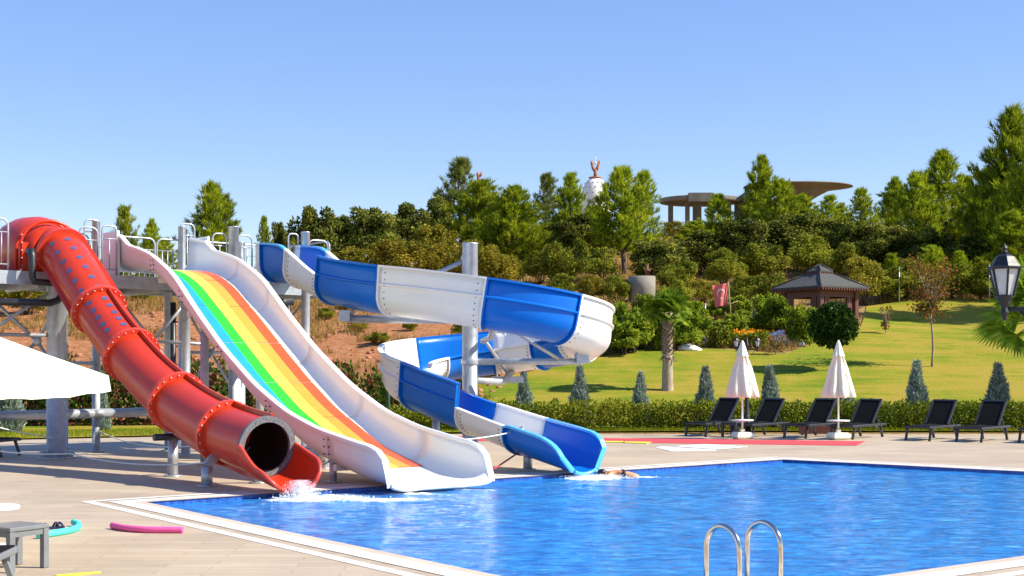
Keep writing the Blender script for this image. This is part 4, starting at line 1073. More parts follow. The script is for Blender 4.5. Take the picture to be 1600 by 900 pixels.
# low dark red board behind the loungers
p = G(1268, 676.5); mb = MB(); mb.box((p.x, 35.6, .13), (1.1, .07, .22), 0, bev=.01); mb.box((p.x - .45, 35.6, .02), (.05, .2, .04)); mb.box((p.x + .45, 35.6, .02), (.05, .2, .04))
tag(mb.build('low_board', MAROON, origin=Vector((p.x, 35.6, 0))), 'low maroon board on the deck edge behind the loungers', 'board')

# ------------------------------------------------------------------ swimmer
def swimmer():
    c = Vector((1.84, 22.25, -.035))
    o = thing('person', c, 'person in black swim shorts floating face down beside the blue slide mouth', 'person'); o['_o'] = (0, 0, 0)
    me = bpy.data.meshes.new('body')
    # x to the right: legs; -x: head
    J = [(.02, 0, .045, .105), (-.10, 0, .075, .10), (-.22, 0, .07, .12), (-.30, 0, .045, .06), (-.39, -.02, .06, .085), (-.43, -.02, .05, .07),
         (-.23, -.15, .05, .055), (-.27, -.30, .02, .042), (-.36, -.36, -.06, .03), (-.40, -.38, -.09, .022),
         (-.23, .15, .05, .055), (-.34, .26, .0, .042), (-.45, .26, -.07, .03), (-.50, .26, -.09, .022),
         (.13, -.085, .03, .09), (.34, -.10, .0, .065), (.55, -.11, -.22, .042), (.66, -.11, -.26, .03),
         (.13, .085, .03, .09), (.34, .10, .0, .065), (.55, .11, -.22, .042), (.66, .11, -.26, .03)]
    ed = [(0, 1), (1, 2), (2, 3), (3, 4), (4, 5), (2, 6), (6, 7), (7, 8), (8, 9), (2, 10), (10, 11), (11, 12), (12, 13), (0, 14), (14, 15), (15, 16), (16, 17), (0, 18), (18, 19), (19, 20), (20, 21)]
    me.from_pydata([(x * .78, y * .78, z * .78) for x, y, z, r in J], ed, [])
    body = bpy.data.objects.new('body', me); C.objects.link(body); body.parent = o
    sk = body.modifiers.new('skin', 'SKIN'); sk.use_smooth_shade = True
    for i, (x, y, z, r) in enumerate(J):
        me.skin_vertices[0].data[i].radius = (r * .78, r * .78); me.skin_vertices[0].data[i].use_root = (i == 0)
    body.modifiers.new('sub', 'SUBSURF').render_levels = 2
    me.materials.append(SKIN)
    mb = MB()
    def tr(p): return Vector(p) * .78
    rr = []
    for x, y0, z, ry, rz_ in ((-.0, 0, .05, .135, .112), (.05, 0, .045, .16, .118), (.10, 0, .03, .172, .112), (.16, 0, .005, .17, .10)):
        rr.append([tr((x, ry * math.cos(2 * PI * k / 18), z + rz_ * math.sin(2 * PI * k / 18))) for k in range(18)])
    mb.rings(rr); mb.build('swim_shorts', SHORTS, o)
    mb = MB(); mb.ball(tr((-.415, -.02, .085)), .074, 12, 8, (1.1, 1, .9)); mb.build('hair', HAIR, o)
    o.rotation_euler = (0, 0, -.15)
swimmer()

# splash drops at the slide mouths
def splash(c, n, sx, sy, sz, seed, label):
    rng = np.random.default_rng(seed); mb = MB()
    for i in range(n):
        f = rng.random() ** 1.6
        p = c + Vector((rng.normal() * sx * (1 - .5 * f), rng.normal() * sy * (1 - .5 * f), f * sz + .0))
        mb.ball(p, .002 + .008 * rng.random() ** 2.5 * (1.3 - f), 4, 3)
    tag(mb.build('splash', WFOAM, origin=c), label, 'splash', None, 'stuff')
WFOAM = surf('white_water', (.88, .91, .94), .25, .03, 10)
splash(S(2.1, -.5, -.03), 4200, .14, .11, .25, 1, 'white splash of water under the red slide scoop')
splash(S(2.35, -.9, -.03), 2200, .36, .15, .06, 2, 'white spray skimming the pool beyond the red scoop')
splash(Vector((1.5, 22.1, -.03)), 1800, .34, .12, .05, 3, 'white spray at the blue slide mouth')
# ------------------------------------------------------------------ plants: one of each kind, then copies
def pine_proto(seed, h=8.0, rad=2.0, base=.22, mat=None, dens=1.0, open_=0.0):
    rng = np.random.default_rng(seed)
    o = thing('pine_tree', (0, 0, 0), 'x', 'pine tree', 'pines on the hillside')
    mb = MB(); lean = rng.normal(size=2) * .12
    spine = lambda z: Vector((lean[0] * z / h + .12 * math.sin(z * .9 + seed), lean[1] * z / h + .1 * math.sin(z * .7 + 2 * seed), z))
    zs = np.linspace(-.3, h * .97, 10); mb.tube([spine(z) for z in zs], [max(.012, .13 * (1 - z / h) + .01) for z in zs], 7)
    tips = []; dirs = []
    nw = int(30 * dens)
    leaders = [(spine, 1.0, base * h)]
    z = base * h
    while z < h * .98:
        f = (z - base * h) / (h * (1 - base))
        prof = (math.sin(min(1, f * 2.6 + .25) * PI / 2)) * (1 - f) ** .72 * 1.12
        nb = rng.integers(4, 7)
        a0 = rng.random() * 6.28
        for k in range(nb):
            if rng.random() < open_: continue
            a = a0 + 6.28 * k / nb + rng.normal() * .25
            L = max(.22, rad * prof * rng.uniform(.55, 1.15))
            el = .25 + .75 * f + rng.normal() * .13
            p0 = spine(z); u = Vector((math.cos(a), math.sin(a), 0))
            pts = []
            for q in np.linspace(0, 1, 5):
                pts.append(p0 + u * L * q * math.cos(el * .6) + Vector((0, 0, L * (math.sin(el) * q * .5 + .28 * q * q))))
            mb.tube(pts, [.035 * (1 - .8 * q) * (1.15 - f) + .006 for q in np.linspace(0, 1, 5)], 4)
            nt_ = max(3, int(L * 4.6 * dens))
            for i in range(nt_):
                q = rng.uniform(.3, 1.02) if i else 1.0
                j = min(3, int(q * 4)); c = pts[j].lerp(pts[min(4, j + 1)], q * 4 - j)
                sp = .20 * L * (1.1 - q) + .10
                c = np.array(c) + rng.normal(size=3) * sp * np.array([1, 1, .7])
                tips.append(c); dirs.append(np.array(u) * .42 + np.array([0, 0, .85 + .4 * f]) + rng.normal(size=3) * .2)
        z += h * (1 - base) / nw * rng.uniform(.7, 1.3)
    top = spine(h * .97)
    for k in range(5): tips.append(np.array(top) + np.array([0, 0, -.12 * k])); dirs.append(np.array([0, 0, 1.]) + rng.normal(size=3) * .2)
    tips = np.array(tips); dirs = unit(np.array(dirs)); nb = 24
    P = np.repeat(tips, nb, 0) + rng.normal(size=(len(tips) * nb, 3)) * .045 - np.repeat(dirs, nb, 0) * rng.uniform(0, .22, len(tips) * nb)[:, None]; D = np.repeat(dirs, nb, 0) + rng.normal(size=(len(tips) * nb, 3)) * .30
    P = P + unit(D) * .03
    V = leaf_tris(P, D, rng.uniform(.22, .48, len(P)), .022, rng)
    mb.build('trunk', BARK, o); np_mesh('crown', V, 3, mat or L_PINE, o)
    return o

def bush_proto(seed, mat, name='bush', cat='bush', rx=1.5, rz=1.2, clumps=34, per=230, leaf=.13, trunk=.35, group='bushes on the hillside', bark=BARK, shape=1.0, spikes=0):
    rng = np.random.default_rng(seed)
    o = thing(name, (0, 0, 0), 'x', cat, group)
    cs = []; crs = []
    c0 = np.array([0, 0, trunk + rz])
    for i in range(clumps):
        d = unit(rng.normal(size=(1, 3)))[0]; d[2] = d[2] if d[2] > -.75 else -d[2] * .4
        rr = rng.uniform(.45, .95); cs.append(c0 + d * rr * np.array([rx, rx, rz * (shape if d[2] > 0 else 1)])); crs.append(rng.uniform(.18, .40) * min(rx, rz))
    for i in range(spikes):
        a = rng.random() * 6.28; r_ = rng.random() * rx * .8
        cs.append(np.array([math.cos(a) * r_, math.sin(a) * r_, trunk + rz * 2 * rng.uniform(.78, 1.08)])); crs.append(.19 * rx)
    cs = np.array(cs); crs = np.array(crs)
    idx = np.repeat(np.arange(len(cs)), per)
    d = unit(rng.normal(size=(len(idx), 3)))
    P = cs[idx] + d * (crs[idx] * rng.uniform(.55, 1.1, len(idx)))[:, None]
    P[:, 2] = np.maximum(P[:, 2], .03)
    D = d * .6 + rng.normal(size=d.shape) * .6 + np.array([0, 0, -.1])
    V = leaf_quads(P, D, rng.uniform(.7, 1.3, len(P)) * leaf, leaf * .34, rng)
    mb = MB()
    for k in range(7):
        c = cs[rng.integers(len(cs))]; mb.tube([(rng.normal() * .05, rng.normal() * .05, -.25), (c[0] * .3, c[1] * .3, trunk + .3 * rz), tuple(c)], [.055, .035, .012], 5)
    mb.build('trunk', bark, o); np_mesh('crown', V, 4, mat, o)
    return o

def top_h(px, ytop, p): return H - (ytop - YH) / F * p.y - p.z

PINES = [pine_proto(11), pine_proto(12, rad=2.3, base=.14, dens=1.15), pine_proto(13, rad=1.6, base=.2, open_=.2), pine_proto(14, rad=1.7, base=.1, dens=.9), pine_proto(15, rad=1.55, base=.25, mat=L_PINEG, open_=.3, dens=.9), pine_proto(16, rad=2.5, base=.10, dens=1.3)]
PW = [2.0, 2.3, 1.6, 1.7, 1.55, 2.5]
used = [False] * len(PINES)
def pine(k, px, ytop, ybase, wpx, label, d=None, rz=None):
    p = hit(px, ybase) if d is None else Vector(((px - 800) / F * d, d, 0))
    p.z = T(p.x, p.y) - .05
    h = top_h(px, ytop, p); w = wpx / F * p.y / 2 * (1.18 if 690 < px < 830 or 1040 < px < 1560 else .95 if 860 < px < 1010 else 1)
    place(PINES[k], used[k], p, random.uniform(0, 6.28) if rz is None else rz, label, (w / PW[k] / 1.0, w / PW[k] / 1.0, h / 8.0)); used[k] = True

pine(2, 322, 286, 440, 100, 'loose light pine rising behind the tower platform above the rainbow slide', d=84)
pine(4, 352, 305, 440, 62, 'smaller pine leaning out right behind the loose pine at the tower', d=86)
pine(3, 198, 322, 440, 66, 'spiky young pine showing between the red slide and the rainbow slide', d=74)
pine(2, 232, 345, 440, 52, 'thin pine top behind the rails left of the rainbow slide top', d=80)
pine(3, 262, 372, 440, 60, 'low pine behind the rails above the rainbow slide entry', d=82)
pine(3, 414, 338, 440, 36, 'small pine sprig showing above the blue slide entry', d=86)
pine(0, 130, 375, 470, 90, 'pine half hidden behind the top of the red slide', d=72)
pine(4, 716, 246, 425, 84, 'tall grey-green pine top standing left of the small orange hand figure', d=92)
pine(1, 756, 281, 428, 130, 'broad bright pine behind the steel post of the spiral slide', d=84)
pine(5, 800, 292, 436, 116, 'dense lime green pine with a bare trunk, right of the steel post', d=80)
pine(4, 856, 272, 420, 66, 'slender grey pine left of the white dome', d=96)
pine(1, 893, 270, 424, 84, 'bright pine touching the left side of the white dome', d=90)
pine(0, 972, 262, 434, 128, 'large bright pine on a clear dark trunk right of the white dome', d=80)
pine(3, 1003, 268, 425, 84, 'second pointed pine top close right of the large clear-trunked pine', d=84)
pine(2, 1180, 245, 372, 64, 'tall sparse pine in front of the concrete roof', d=98)
pine(3, 1122, 302, 392, 60, 'small pine in front of the left concrete columns', d=98)
pine(0, 1212, 280, 392, 84, 'rounded pine below the wide concrete canopy', d=92)
pine(3, 1292, 305, 400, 56, 'small pine under the tip of the wide concrete canopy', d=98)
pine(2, 1322, 318, 400, 46, 'thin dark pine just right of the concrete canopy tip', d=100)
pine(3, 1350, 294, 412, 58, 'pointed pine between the concrete canopy and the taller right pines', d=92)
pine(2, 1392, 280, 420, 60, 'grey-tipped pine left of the group of taller right pines', d=94)
pine(0, 1437, 268, 428, 84, 'dense pine at the left of the taller right group', d=86)
pine(2, 1472, 240, 425, 92, 'tallest loose pine of the right group, left of the large dark one', d=88)
pine(3, 1512, 274, 430, 68, 'pointed pine against the large dark pine at the right edge', d=88)
pine(5, 1585, 172, 468, 170, 'very large dark pine at the right edge', d=76)
pine(1, 1548, 262, 462, 92, 'pine at the foot of the very large one at the right edge', d=80)
pine(1, 1625, 205, 470, 160, 'large pine cut by the right edge of the picture', d=72)
pine(5, 1700, 150, 470, 170, 'very large pine just outside the right edge, its shade streaking the upper lawn', d=61)
pine(0, 1590, 330, 470, 120, 'lower pine skirt below the very large right pine', d=70)
pine(3, 1396, 396, 452, 44, 'young lime pine left of the two behind the orange-leaved tree', d=68)
pine(0, 1452, 384, 456, 62, 'young lime pine directly behind the orange-leaved tree', d=68)
pine(3, 1502, 392, 458, 44, 'young lime pine between the orange-leaved tree and the lantern', d=68)
pine(3, 1533, 402, 462, 40, 'small lime pine just left of the black lantern', d=67)
pine(0, 935, 320, 436, 90, 'pine below the white dome among dark bushes', d=88)
pine(3, 1082, 345, 410, 70, 'low pine below the concrete columns', d=96)
pine(0, 1258, 304, 405, 70, 'low pine right of the canopy stem', d=94)

def kindset(specs): return [bush_proto(*a, **k) for a, k in specs]
OAKS = kindset([((21, L_OAK), dict(name='oak_tree', cat='oak', rx=1.8, rz=1.5, clumps=44, per=230, leaf=.17, trunk=.3, spikes=14, group='dark oaks on the hillside')), ((22, L_OAK), dict(name='oak_tree', cat='oak', rx=1.7, rz=1.8, clumps=44, per=220, leaf=.16, trunk=.4, spikes=14, group='dark oaks on the hillside'))])
BUSH = kindset([((31, L_BUSH), dict(name='bush', rx=1.5, rz=1.1, spikes=6)), ((32, L_BUSH), dict(name='bush', rx=1.4, rz=1.4, clumps=30, spikes=8))])
OLIV = kindset([((41, L_OLIVE), dict(name='shrub', cat='shrub', rx=1.6, rz=1.2, clumps=36, per=190, spikes=10, group='yellowing shrubs on the slope')), ((42, L_OLIVE), dict(name='shrub', cat='shrub', rx=1.4, rz=1.4, clumps=32, per=180, spikes=12, group='yellowing shrubs on the slope'))])
WEED = kindset([((51, L_WEED), dict(name='weed_plant', cat='plant', rx=.8, rz=.6, clumps=26, per=120, leaf=.13, trunk=.05, spikes=12, group='tall weeds in the garden bed')), ((52, L_WEED), dict(name='weed_plant', cat='plant', rx=.7, rz=.8, clumps=24, per=120, leaf=.14, trunk=.05, spikes=14, group='tall weeds in the garden bed'))])
BD = {'oak': (OAKS, [(1.8, 3.55), (1.7, 4.3)]), 'bush': (BUSH, [(1.5, 2.75), (1.4, 3.4)]), 'olive': (OLIV, [(1.6, 3.1), (1.4, 3.6)]), 'weed': (WEED, [(.8, 1.4), (.7, 1.85)])}
bused = {k: [False, False] for k in BD}
def bush(kind, k, px, ytop, ybase, wpx, label, d=None):
    p = hit(px, ybase) if d is None else Vector(((px - 800) / F * d, d, 0))
    p.z = T(p.x, p.y) - .05
    h = max(.3, top_h(px, ytop, p)) * ((.62 if 'flag' in label else .85) if kind == 'weed' else 1); w = wpx / F * p.y / 2; R, HH = BD[kind][1][k]
    place(BD[kind][0][k], bused[kind][k], p, random.uniform(0, 6.28), label, (w / R, w / R, h / HH)); bused[kind][k] = True

for a in (
 ('oak', 0, 482, 334, 440, 88, 'dark oak behind the blue slide entry, leftmost of the dark oaks', 84), ('oak', 1, 535, 340, 440, 84, 'dark oak second from the blue slide entry', 86),
 ('oak', 0, 588, 332, 440, 92, 'dark oak above the yellowing shrubs, midway to the pines', 86), ('oak', 1, 636, 320, 440, 88, 'dark oak just left of the darkest one by the pines', 88),
 ('oak', 1, 684, 310, 440, 66, 'darkest narrow oak against the tall grey-green pine', 90), ('oak', 0, 440, 355, 440, 34, 'small dark oak crown just above the blue slide rails', 90), ('oak', 0, 858, 352, 452, 92, 'dark oak under the slender grey pine', 82),
 ('oak', 1, 905, 335, 446, 90, 'dark oak right below the white dome', 84), ('oak', 0, 1035, 380, 448, 100, 'dark oak behind the concrete cylinder', 76),
 ('oak', 1, 1094, 362, 450, 96, 'dark oak behind the flag, below the concrete columns', 80), ('oak', 0, 1155, 352, 446, 110, 'dark oak left of the gazebo roof on the slope', 80),
 ('oak', 0, 1228, 340, 440, 110, 'dark oak directly above the gazebo roof', 82), ('oak', 1, 1290, 345, 440, 100, 'dark oak above the right side of the gazebo roof', 82),
 ('oak', 0, 1345, 350, 445, 100, 'dark oak uphill right of the gazebo', 80), ('oak', 1, 1402, 355, 446, 90, 'dark oak behind the young lime pine left of the orange-leaved tree', 80),
 ('oak', 0, 1455, 362, 450, 96, 'dark oak behind the orange-leaved tree', 78), ('oak', 1, 1520, 370, 456, 90, 'dark oak behind the black lantern', 76), ('oak', 0, 1590, 385, 462, 100, 'dark oak at the right edge below the large pine', 72),
 ('bush', 0, 885, 378, 452, 80, 'leafy green bush left of the concrete cylinder', 74), ('bush', 1, 845, 395, 456, 60, 'green bush right of the lime pine trunk', 76), ('bush', 0, 1060, 412, 446, 70, 'bright green bush right of the concrete cylinder', 70),
 ('bush', 1, 1130, 392, 446, 70, 'green bush behind the flag', 74), ('bush', 0, 1190, 385, 444, 84, 'green bush uphill left of the gazebo', 76), ('bush', 1, 1265, 372, 440, 80, 'green bush behind the gazebo cupola', 78),
 ('bush', 0, 1318, 385, 440, 80, 'green bush behind the right roof edge of the gazebo', 76), ('bush', 1, 940, 390, 446, 64, 'green bush under the pines left of the concrete cylinder', 76),
 ('bush', 0, 1378, 418, 476, 84, 'green bush just right of the gazebo behind the lawn', 66.5), ('bush', 1, 1428, 412, 474, 74, 'green bush left of the orange-leaved tree behind the lawn', 67), ('bush', 0, 1488, 414, 474, 84, 'green bush right of the orange-leaved tree behind the lawn', 67),
 ('bush', 1, 1550, 412, 474, 84, 'green bush behind the black lantern at the lawn edge', 66), ('bush', 0, 1610, 405, 474, 90, 'green bush at the right edge of the lawn', 66), ('bush', 0, 40, 425, 476, 100, 'dark bush on the red slope behind the water pipe', 66), ('bush', 1, 95, 430, 470, 70, 'dark bush on the red slope behind the thick column', 70),
 ('bush', 0, 640, 500, 518, 26, 'small round bush on the red slope left of the steel post', None), ('bush', 1, 716, 506, 524, 24, 'small round bush on the red slope beside the steel post', None), ('bush', 0, 668, 440, 452, 60, 'low bush on the slope above the red soil', None),
 ('olive', 0, 625, 372, 440, 130, 'large yellowing shrub above the blue trough', 76), ('olive', 1, 560, 385, 440, 90, 'yellowing shrub left of the large one above the blue trough', 78), ('olive', 1, 505, 392, 444, 66, 'yellowing shrub behind the blue slide entry', 78),
 ('olive', 1, 684, 352, 440, 90, 'tall yellowing shrub left of the steel post', 78), ('olive', 0, 745, 372, 444, 90, 'yellowing shrub behind the steel post', 74), ('olive', 0, 790, 395, 450, 60, 'yellowing shrub right of the steel post', 74),
 ('olive', 1, 1300, 355, 430, 90, 'yellowing shrub under the concrete canopy tip', 88), ('olive', 0, 1235, 352, 425, 80, 'yellowing shrub below the concrete canopy stem', 90), ('olive', 1, 1350, 402, 470, 66, 'yellowing shrub at the right corner of the gazebo', 66), ('olive', 0, 1120, 345, 400, 66, 'yellowing shrub below the concrete columns', 100), ('olive', 1, 1060, 345, 400, 60, 'yellow-brown shrub at the left foot of the concrete columns', 104),
 ('olive', 0, 1415, 402, 472, 70, 'yellowing shrub behind the lawn left of the orange-leaved tree', 68.5)): bush(*a)
# weeds in the garden bed between lawn and slope
for a in (
 ('bush', 1, 880, 430, 470, 46, 'low green bush on the straw slope just above the white spiral bend', 70), ('olive', 0, 925, 428, 470, 60, 'low yellowing shrub on the straw slope above the white spiral bend', 69), ('bush', 0, 965, 432, 472, 52, 'low green bush touching the left of the concrete cylinder', 68),
 ('bush', 0, 1058, 440, 478, 62, 'low green bush between the concrete cylinder and the flag', 66), ('olive', 1, 1100, 436, 474, 50, 'low yellowing shrub just left behind the flag', 67), ('bush', 1, 1165, 434, 474, 60, 'low green bush on the straw slope right of the flag', 66), ('bush', 0, 1205, 430, 474, 54, 'low green bush at the left roof edge of the gazebo', 65.5),
 ('olive', 0, 545, 470, 486, 44, 'low yellowing shrub on the red slope left of the white trough', None), ('bush', 1, 508, 482, 500, 34, 'low green bush on the red slope beside the right tower column', None), ('bush', 0, 590, 520, 540, 40, 'low green bush low on the red slope above the spiral slide left bend', None),
 ('olive', 1, 560, 500, 518, 36, 'low yellowing shrub in the middle of the red slope', None), ('bush', 1, 222, 452, 470, 36, 'low green bush on the red slope seen under the platform', None), ('olive', 0, 120, 478, 492, 40, 'low yellowing shrub on the red slope beside the thick column', None)): bush(*a)
rw = random.Random(5)
WL = [('beside the palm crown', 1012, 470, 548), ('left of the palm trunk', 990, 480, 552), ('behind the palm trunk', 1040, 478, 548), ('right of the palm trunk', 1070, 482, 548), ('left of the flag', 1098, 470, 540), ('under the flag', 1126, 476, 540), ('right of the flag pole', 1150, 466, 535),
      ('between flag and gazebo', 1164, 458, 530), ('left of the gazebo post', 1198, 452, 525), ('at the left gazebo corner', 1215, 455, 530), ('in front of the gazebo', 1250, 472, 540), ('behind the white rocks', 1222, 476, 524), ('at the wooden hoops', 1270, 476, 535), ('below the concrete cylinder', 1008, 452, 515), ('left below the concrete cylinder', 968, 465, 540), ('by the spiral slide end', 950, 480, 556),
      ('uphill of the flag', 1120, 448, 500), ('uphill right of the flag', 1160, 440, 500), ('uphill left of the flag', 1085, 452, 505), ('on the bank above the low hedge', 975, 495, 556)]
for i, (w, px, yt, yb) in enumerate(WL): bush('weed', i % 2, px, yt, yb, rw.uniform(38, 56), 'tall green weed plant ' + w)

# hedges
def hedge(line, w, h, leaf, n, mat, name, label, z0=0.0, seed=3, ragged=.12):
    rng = np.random.default_rng(seed); L = [0]; line = [Vector((p.x, p.y)) for p in line]
    for a, b in zip(line, line[1:]): L.append(L[-1] + (b - a).length)
    s = rng.random(n) * L[-1]; P = np.empty((n, 3)); D = np.empty((n, 3))
    xs = np.interp(s, L, [p.x for p in line]); ys = np.interp(s, L, [p.y for p in line])
    tn = unit(np.stack([np.interp(s + .3, L, [p.x for p in line]) - np.interp(s - .3, L, [p.x for p in line]), np.interp(s + .3, L, [p.y for p in line]) - np.interp(s - .3, L, [p.y for p in line])], 1))
    a = rng.random(n); th = rng.uniform(-.15, PI + .15, n); r = np.sqrt(rng.uniform(.45, 1.0, n))
    lump = np.array([noise.noise(Vector((q * 1.3, seed, 0))) for q in s]) * ragged * 2 + np.array([noise.noise(Vector((q * 4.1, seed, 3))) for q in s]) * ragged
    cx = np.sign(np.cos(th)) * np.abs(np.cos(th)) ** .55 * r * w / 2; cz = np.abs(np.sin(th)) ** .55 * np.sign(np.sin(th)) * r * h * (1 + lump)
    cx *= 1 + lump
    zz = np.maximum(cz, .02) * rng.uniform(.15, 1, n) ** np.where(rng.random(n) < .5, 1, 0)
    P[:, 0] = xs - tn[:, 1] * cx; P[:, 1] = ys + tn[:, 0] * cx
    gz = np.array([T(float(x), float(y)) for x, y in zip(xs, ys)])
    P[:, 2] = gz + .03 + zz
    D[:] = rng.normal(size=(n, 3)) * .7 + np.stack([-tn[:, 1] * cx, tn[:, 0] * cx, cz * .8 + .25], 1)
    V = leaf_quads(P, D, rng.uniform(.7, 1.3, n) * leaf, leaf * .36, rng)
    c = Vector((line[0].x, line[0].y, T(line[0].x, line[0].y)))
    o = thing(name, c, label, 'hedge'); V = V - np.array(c); np_mesh('foliage', V, 4, mat, o)
    mb = MB(); k = int(L[-1] / .6)
    for i in range(k):
        q = (i + .5) / k * L[-1]; x = float(np.interp(q, L, [p.x for p in line])); y = float(np.interp(q, L, [p.y for p in line])); z = T(x, y)
        mb.tube([(x, y, z - .1), (x + random.uniform(-.05, .05), y, z + h * .6)], .018, 5)
    mb.build('stem', BARK, o)
hedge([Vector((-.6, 36.85)), Vector((3, 36.95)), Vector((7, 37.0)), Vector((16, 36.8))], .75, .80, .075, 34000, L_HEDGE, 'box_hedge', 'low clipped light green hedge along the deck edge behind the loungers')
hedge([Vector((-3.6, 37.2)), Vector((-1.2, 36.9))], .7, .62, .075, 5000, L_HEDGE, 'box_hedge', 'short low hedge piece seen between the rainbow slide and the spiral slide', seed=5)
lu = LAWN_UP
hedge([Vector((-20, 39.3)), Vector((-14, 39.3)), Vector((-9, 39.6)), Vector((-4.8, 40.0))], 1.3, 1.75, .12, 26000, L_PHOT, 'photinia_hedge', 'tall red-tipped hedge behind the tower at the foot of the red slope', seed=7, ragged=.2)
hedge([Vector((-4.6, 40.2)), Vector((-2.9, 42.3)), hit(762, 588) + Vector((0, .7, 0))], 1.2, 1.25, .12, 11000, L_PHOT, 'photinia_hedge', 'red-tipped hedge climbing the lawn edge behind the spiral slide', seed=8, ragged=.22)
hedge([(hit(768, 586) + Vector((0, .5, 0))), hit(870, 572) + Vector((0, .5, 0)), hit(940, 557) + Vector((0, .5, 0)), hit(1000, 545) + Vector((0, .5, 0)), hit(1120, 544) + Vector((0, .6, 0)), hit(1205, 548) + Vector((0, .6, 0))], 1.1, .6, .11, 14000, L_BUSH, 'bed_hedge', 'low dark hedge along the upper lawn edge by the palm', seed=9, ragged=.3)
# cypresses
def cypress_proto(seed):
    rng = np.random.default_rng(seed); o = thing('cypress', (0, 0, 0), 'x', 'cypress', 'small blue cypresses by the hedge')
    n = 5200; z = rng.random(n) ** 1.25 * 1.9; prof = np.interp(z, [0, .15, .5, 1.0, 1.5, 1.8, 1.95], [.30, .40, .38, .26, .125, .05, .008])
    a = rng.random(n) * 6.283; lump = np.array([noise.noise(Vector((math.cos(q) * 1.6, math.sin(q) * 1.6, w * 3.2 + seed))) for q, w in zip(a, z)])
    r = prof * (1 + .55 * lump) * rng.uniform(.55, 1.02, n)
    P = np.stack([r * np.cos(a), r * np.sin(a), z], 1); D = np.stack([np.cos(a) * .55, np.sin(a) * .55, np.ones(n) * .95], 1) + rng.normal(size=(n, 3)) * .3
    V = leaf_quads(P, D, rng.uniform(.07, .20, n), .022, rng)
    mb = MB(); mb.tube([(0, 0, -.1), (0, 0, 1.8)], [.04, .008], 6); mb.build('trunk', BARK, o); np_mesh('crown', V, 4, L_CYP, o); return o
CY = [cypress_proto(1), cypress_proto(2)]; cu = [False, False]
for i, (px, yt, w, d, lab) in enumerate(((818, 576, 30, 38.2, 'small blue cypress behind the lower trough of the spiral slide'), (906, 572, 34, 37.9, 'small blue cypress right of the blue slide mouth'), (1001, 581, 30, 37.9, 'small blue cypress left of the palm trunk'), (1102, 573, 36, 37.8, 'small blue cypress left of the leftmost closed parasol'),
        (1203, 572, 36, 37.8, 'small blue cypress right of the leftmost closed parasol'), (1322, 590, 38, 37.8, 'small blue cypress behind the second closed parasol'), (1432, 564, 38, 37.8, 'small blue cypress between the lone lounger and the second parasol'), (1559, 568, 42, 37.6, 'small blue cypress behind the far right pair of loungers'),
        (14, 575, 44, 36.4, 'grey-green cypress at the left edge behind the water main'), (160, 582, 22, 37.0, 'narrow grey cypress behind the thin tower columns'))):
    p = Vector(((px - 800) / F * d, d, 0)); p.z = T(p.x, d) + .0; h = top_h(px, yt, p)
    place(CY[i % 2], cu[i % 2], p, i * 1.1, lab, (w / F * d / .80,) * 2 + (h / 1.98,)); cu[i % 2] = True
# palms
def palm(c, h, crown, label, rx=0, nf=46, seed=4):
    rng = np.random.default_rng(seed); o = thing('fan_palm', c, label, 'palm tree', 'fan palms'); o['_o'] = (0, 0, 0)
    mb = MB(); n = 18; zs = np.linspace(-.1, h, 26)
    mb.rings([[Vector(((.17 + .03 * math.exp(-z * 2) + (.015 * noise.noise(Vector((math.cos(2 * PI * k / n) * 2, math.sin(2 * PI * k / n) * 2, z * 4)))) ) * math.cos(2 * PI * k / n), (.17 + .03 * math.exp(-z * 2)) * math.sin(2 * PI * k / n), z)) for k in range(n)] for z in zs])
    t = mb.build('trunk', PALMT, o)
    mb = MB()                                   # dry leaf bases, ragged
    for i in range(150):
        f = i / 150; z = h * (.40 + .58 * f); a = i * 2.4; u = Vector((math.cos(a), math.sin(a), 0)); s = u.cross(Vector((0, 0, 1)))
        L = rng.uniform(.10, .22) * (1.5 if .40 < f * .58 + .4 < .48 else 1); dz = rng.uniform(.02, .14) * (-1 if f < .12 else 1)
        p0 = u * .165 + Vector((0, 0, z)); q = u * (.165 + L * .55) + Vector((0, 0, z + dz))
        mb.add([p0 - s * .05, p0 + s * .05, q + s * .018, q - s * .018, p0 - s * .05 - u * .02 - Vector((0, 0, .03)), p0 + s * .05 - u * .02 - Vector((0, 0, .03))], [(0, 1, 2, 3), (4, 5, 1, 0), (3, 2, 5, 4)])
    mb.build('leaf_bases', BOOT, t)
    tri = []; mbp = MB()
    for i in range(nf):
        f = (i + .5) / nf; el = 1.5 - 1.75 * f ** 1.3 + rng.normal() * .1; a = i * 2.399 + rng.normal() * .15
        d = Vector((math.cos(a) * math.cos(el), math.sin(a) * math.cos(el), math.sin(el)))
        s0 = Vector((-math.sin(a), math.cos(a), 0)); up = s0.cross(d) * -1
        roll = rng.normal() * .9; s0 = (s0 * math.cos(roll) + up * math.sin(roll)).normalized(); up = s0.cross(d) * -1
        if up.z < 0: up = -up
        droop = .12 + .4 * f
        Lp = crown * rng.uniform(.42, .6); base = Vector((0, 0, h - .05)); tip = base + d * Lp - Vector((0, 0, .12 * Lp * math.cos(el)))
        mbp.tube([base, base.lerp(tip, .5) + Vector((0, 0, .03)), tip], .012, 4)
        R = crown * rng.uniform(.48, .66)
        for k in range(-10, 11):
            b = k / 10 * 1.35
            dd = (d * math.cos(b) + s0 * math.sin(b)).normalized(); dd2 = (dd * .8 - Vector((0, 0, droop))).normalized()
            w = .035 * crown / .9; side = (up.cross(dd)).normalized() * w
            m = tip + dd * R * .58; e = m + dd2 * R * (.44 + .1 * rng.random())
            tri += [tip, m - side, m + side, tip + Vector((0, 0, .0005))]; tri += [m - side, e, e + side * .1, m + side]
    mbp.build('stalks', L_PALM, o)
    np_mesh('fronds', np.array([tuple(p) for p in tri]), 4, L_PALM, o)
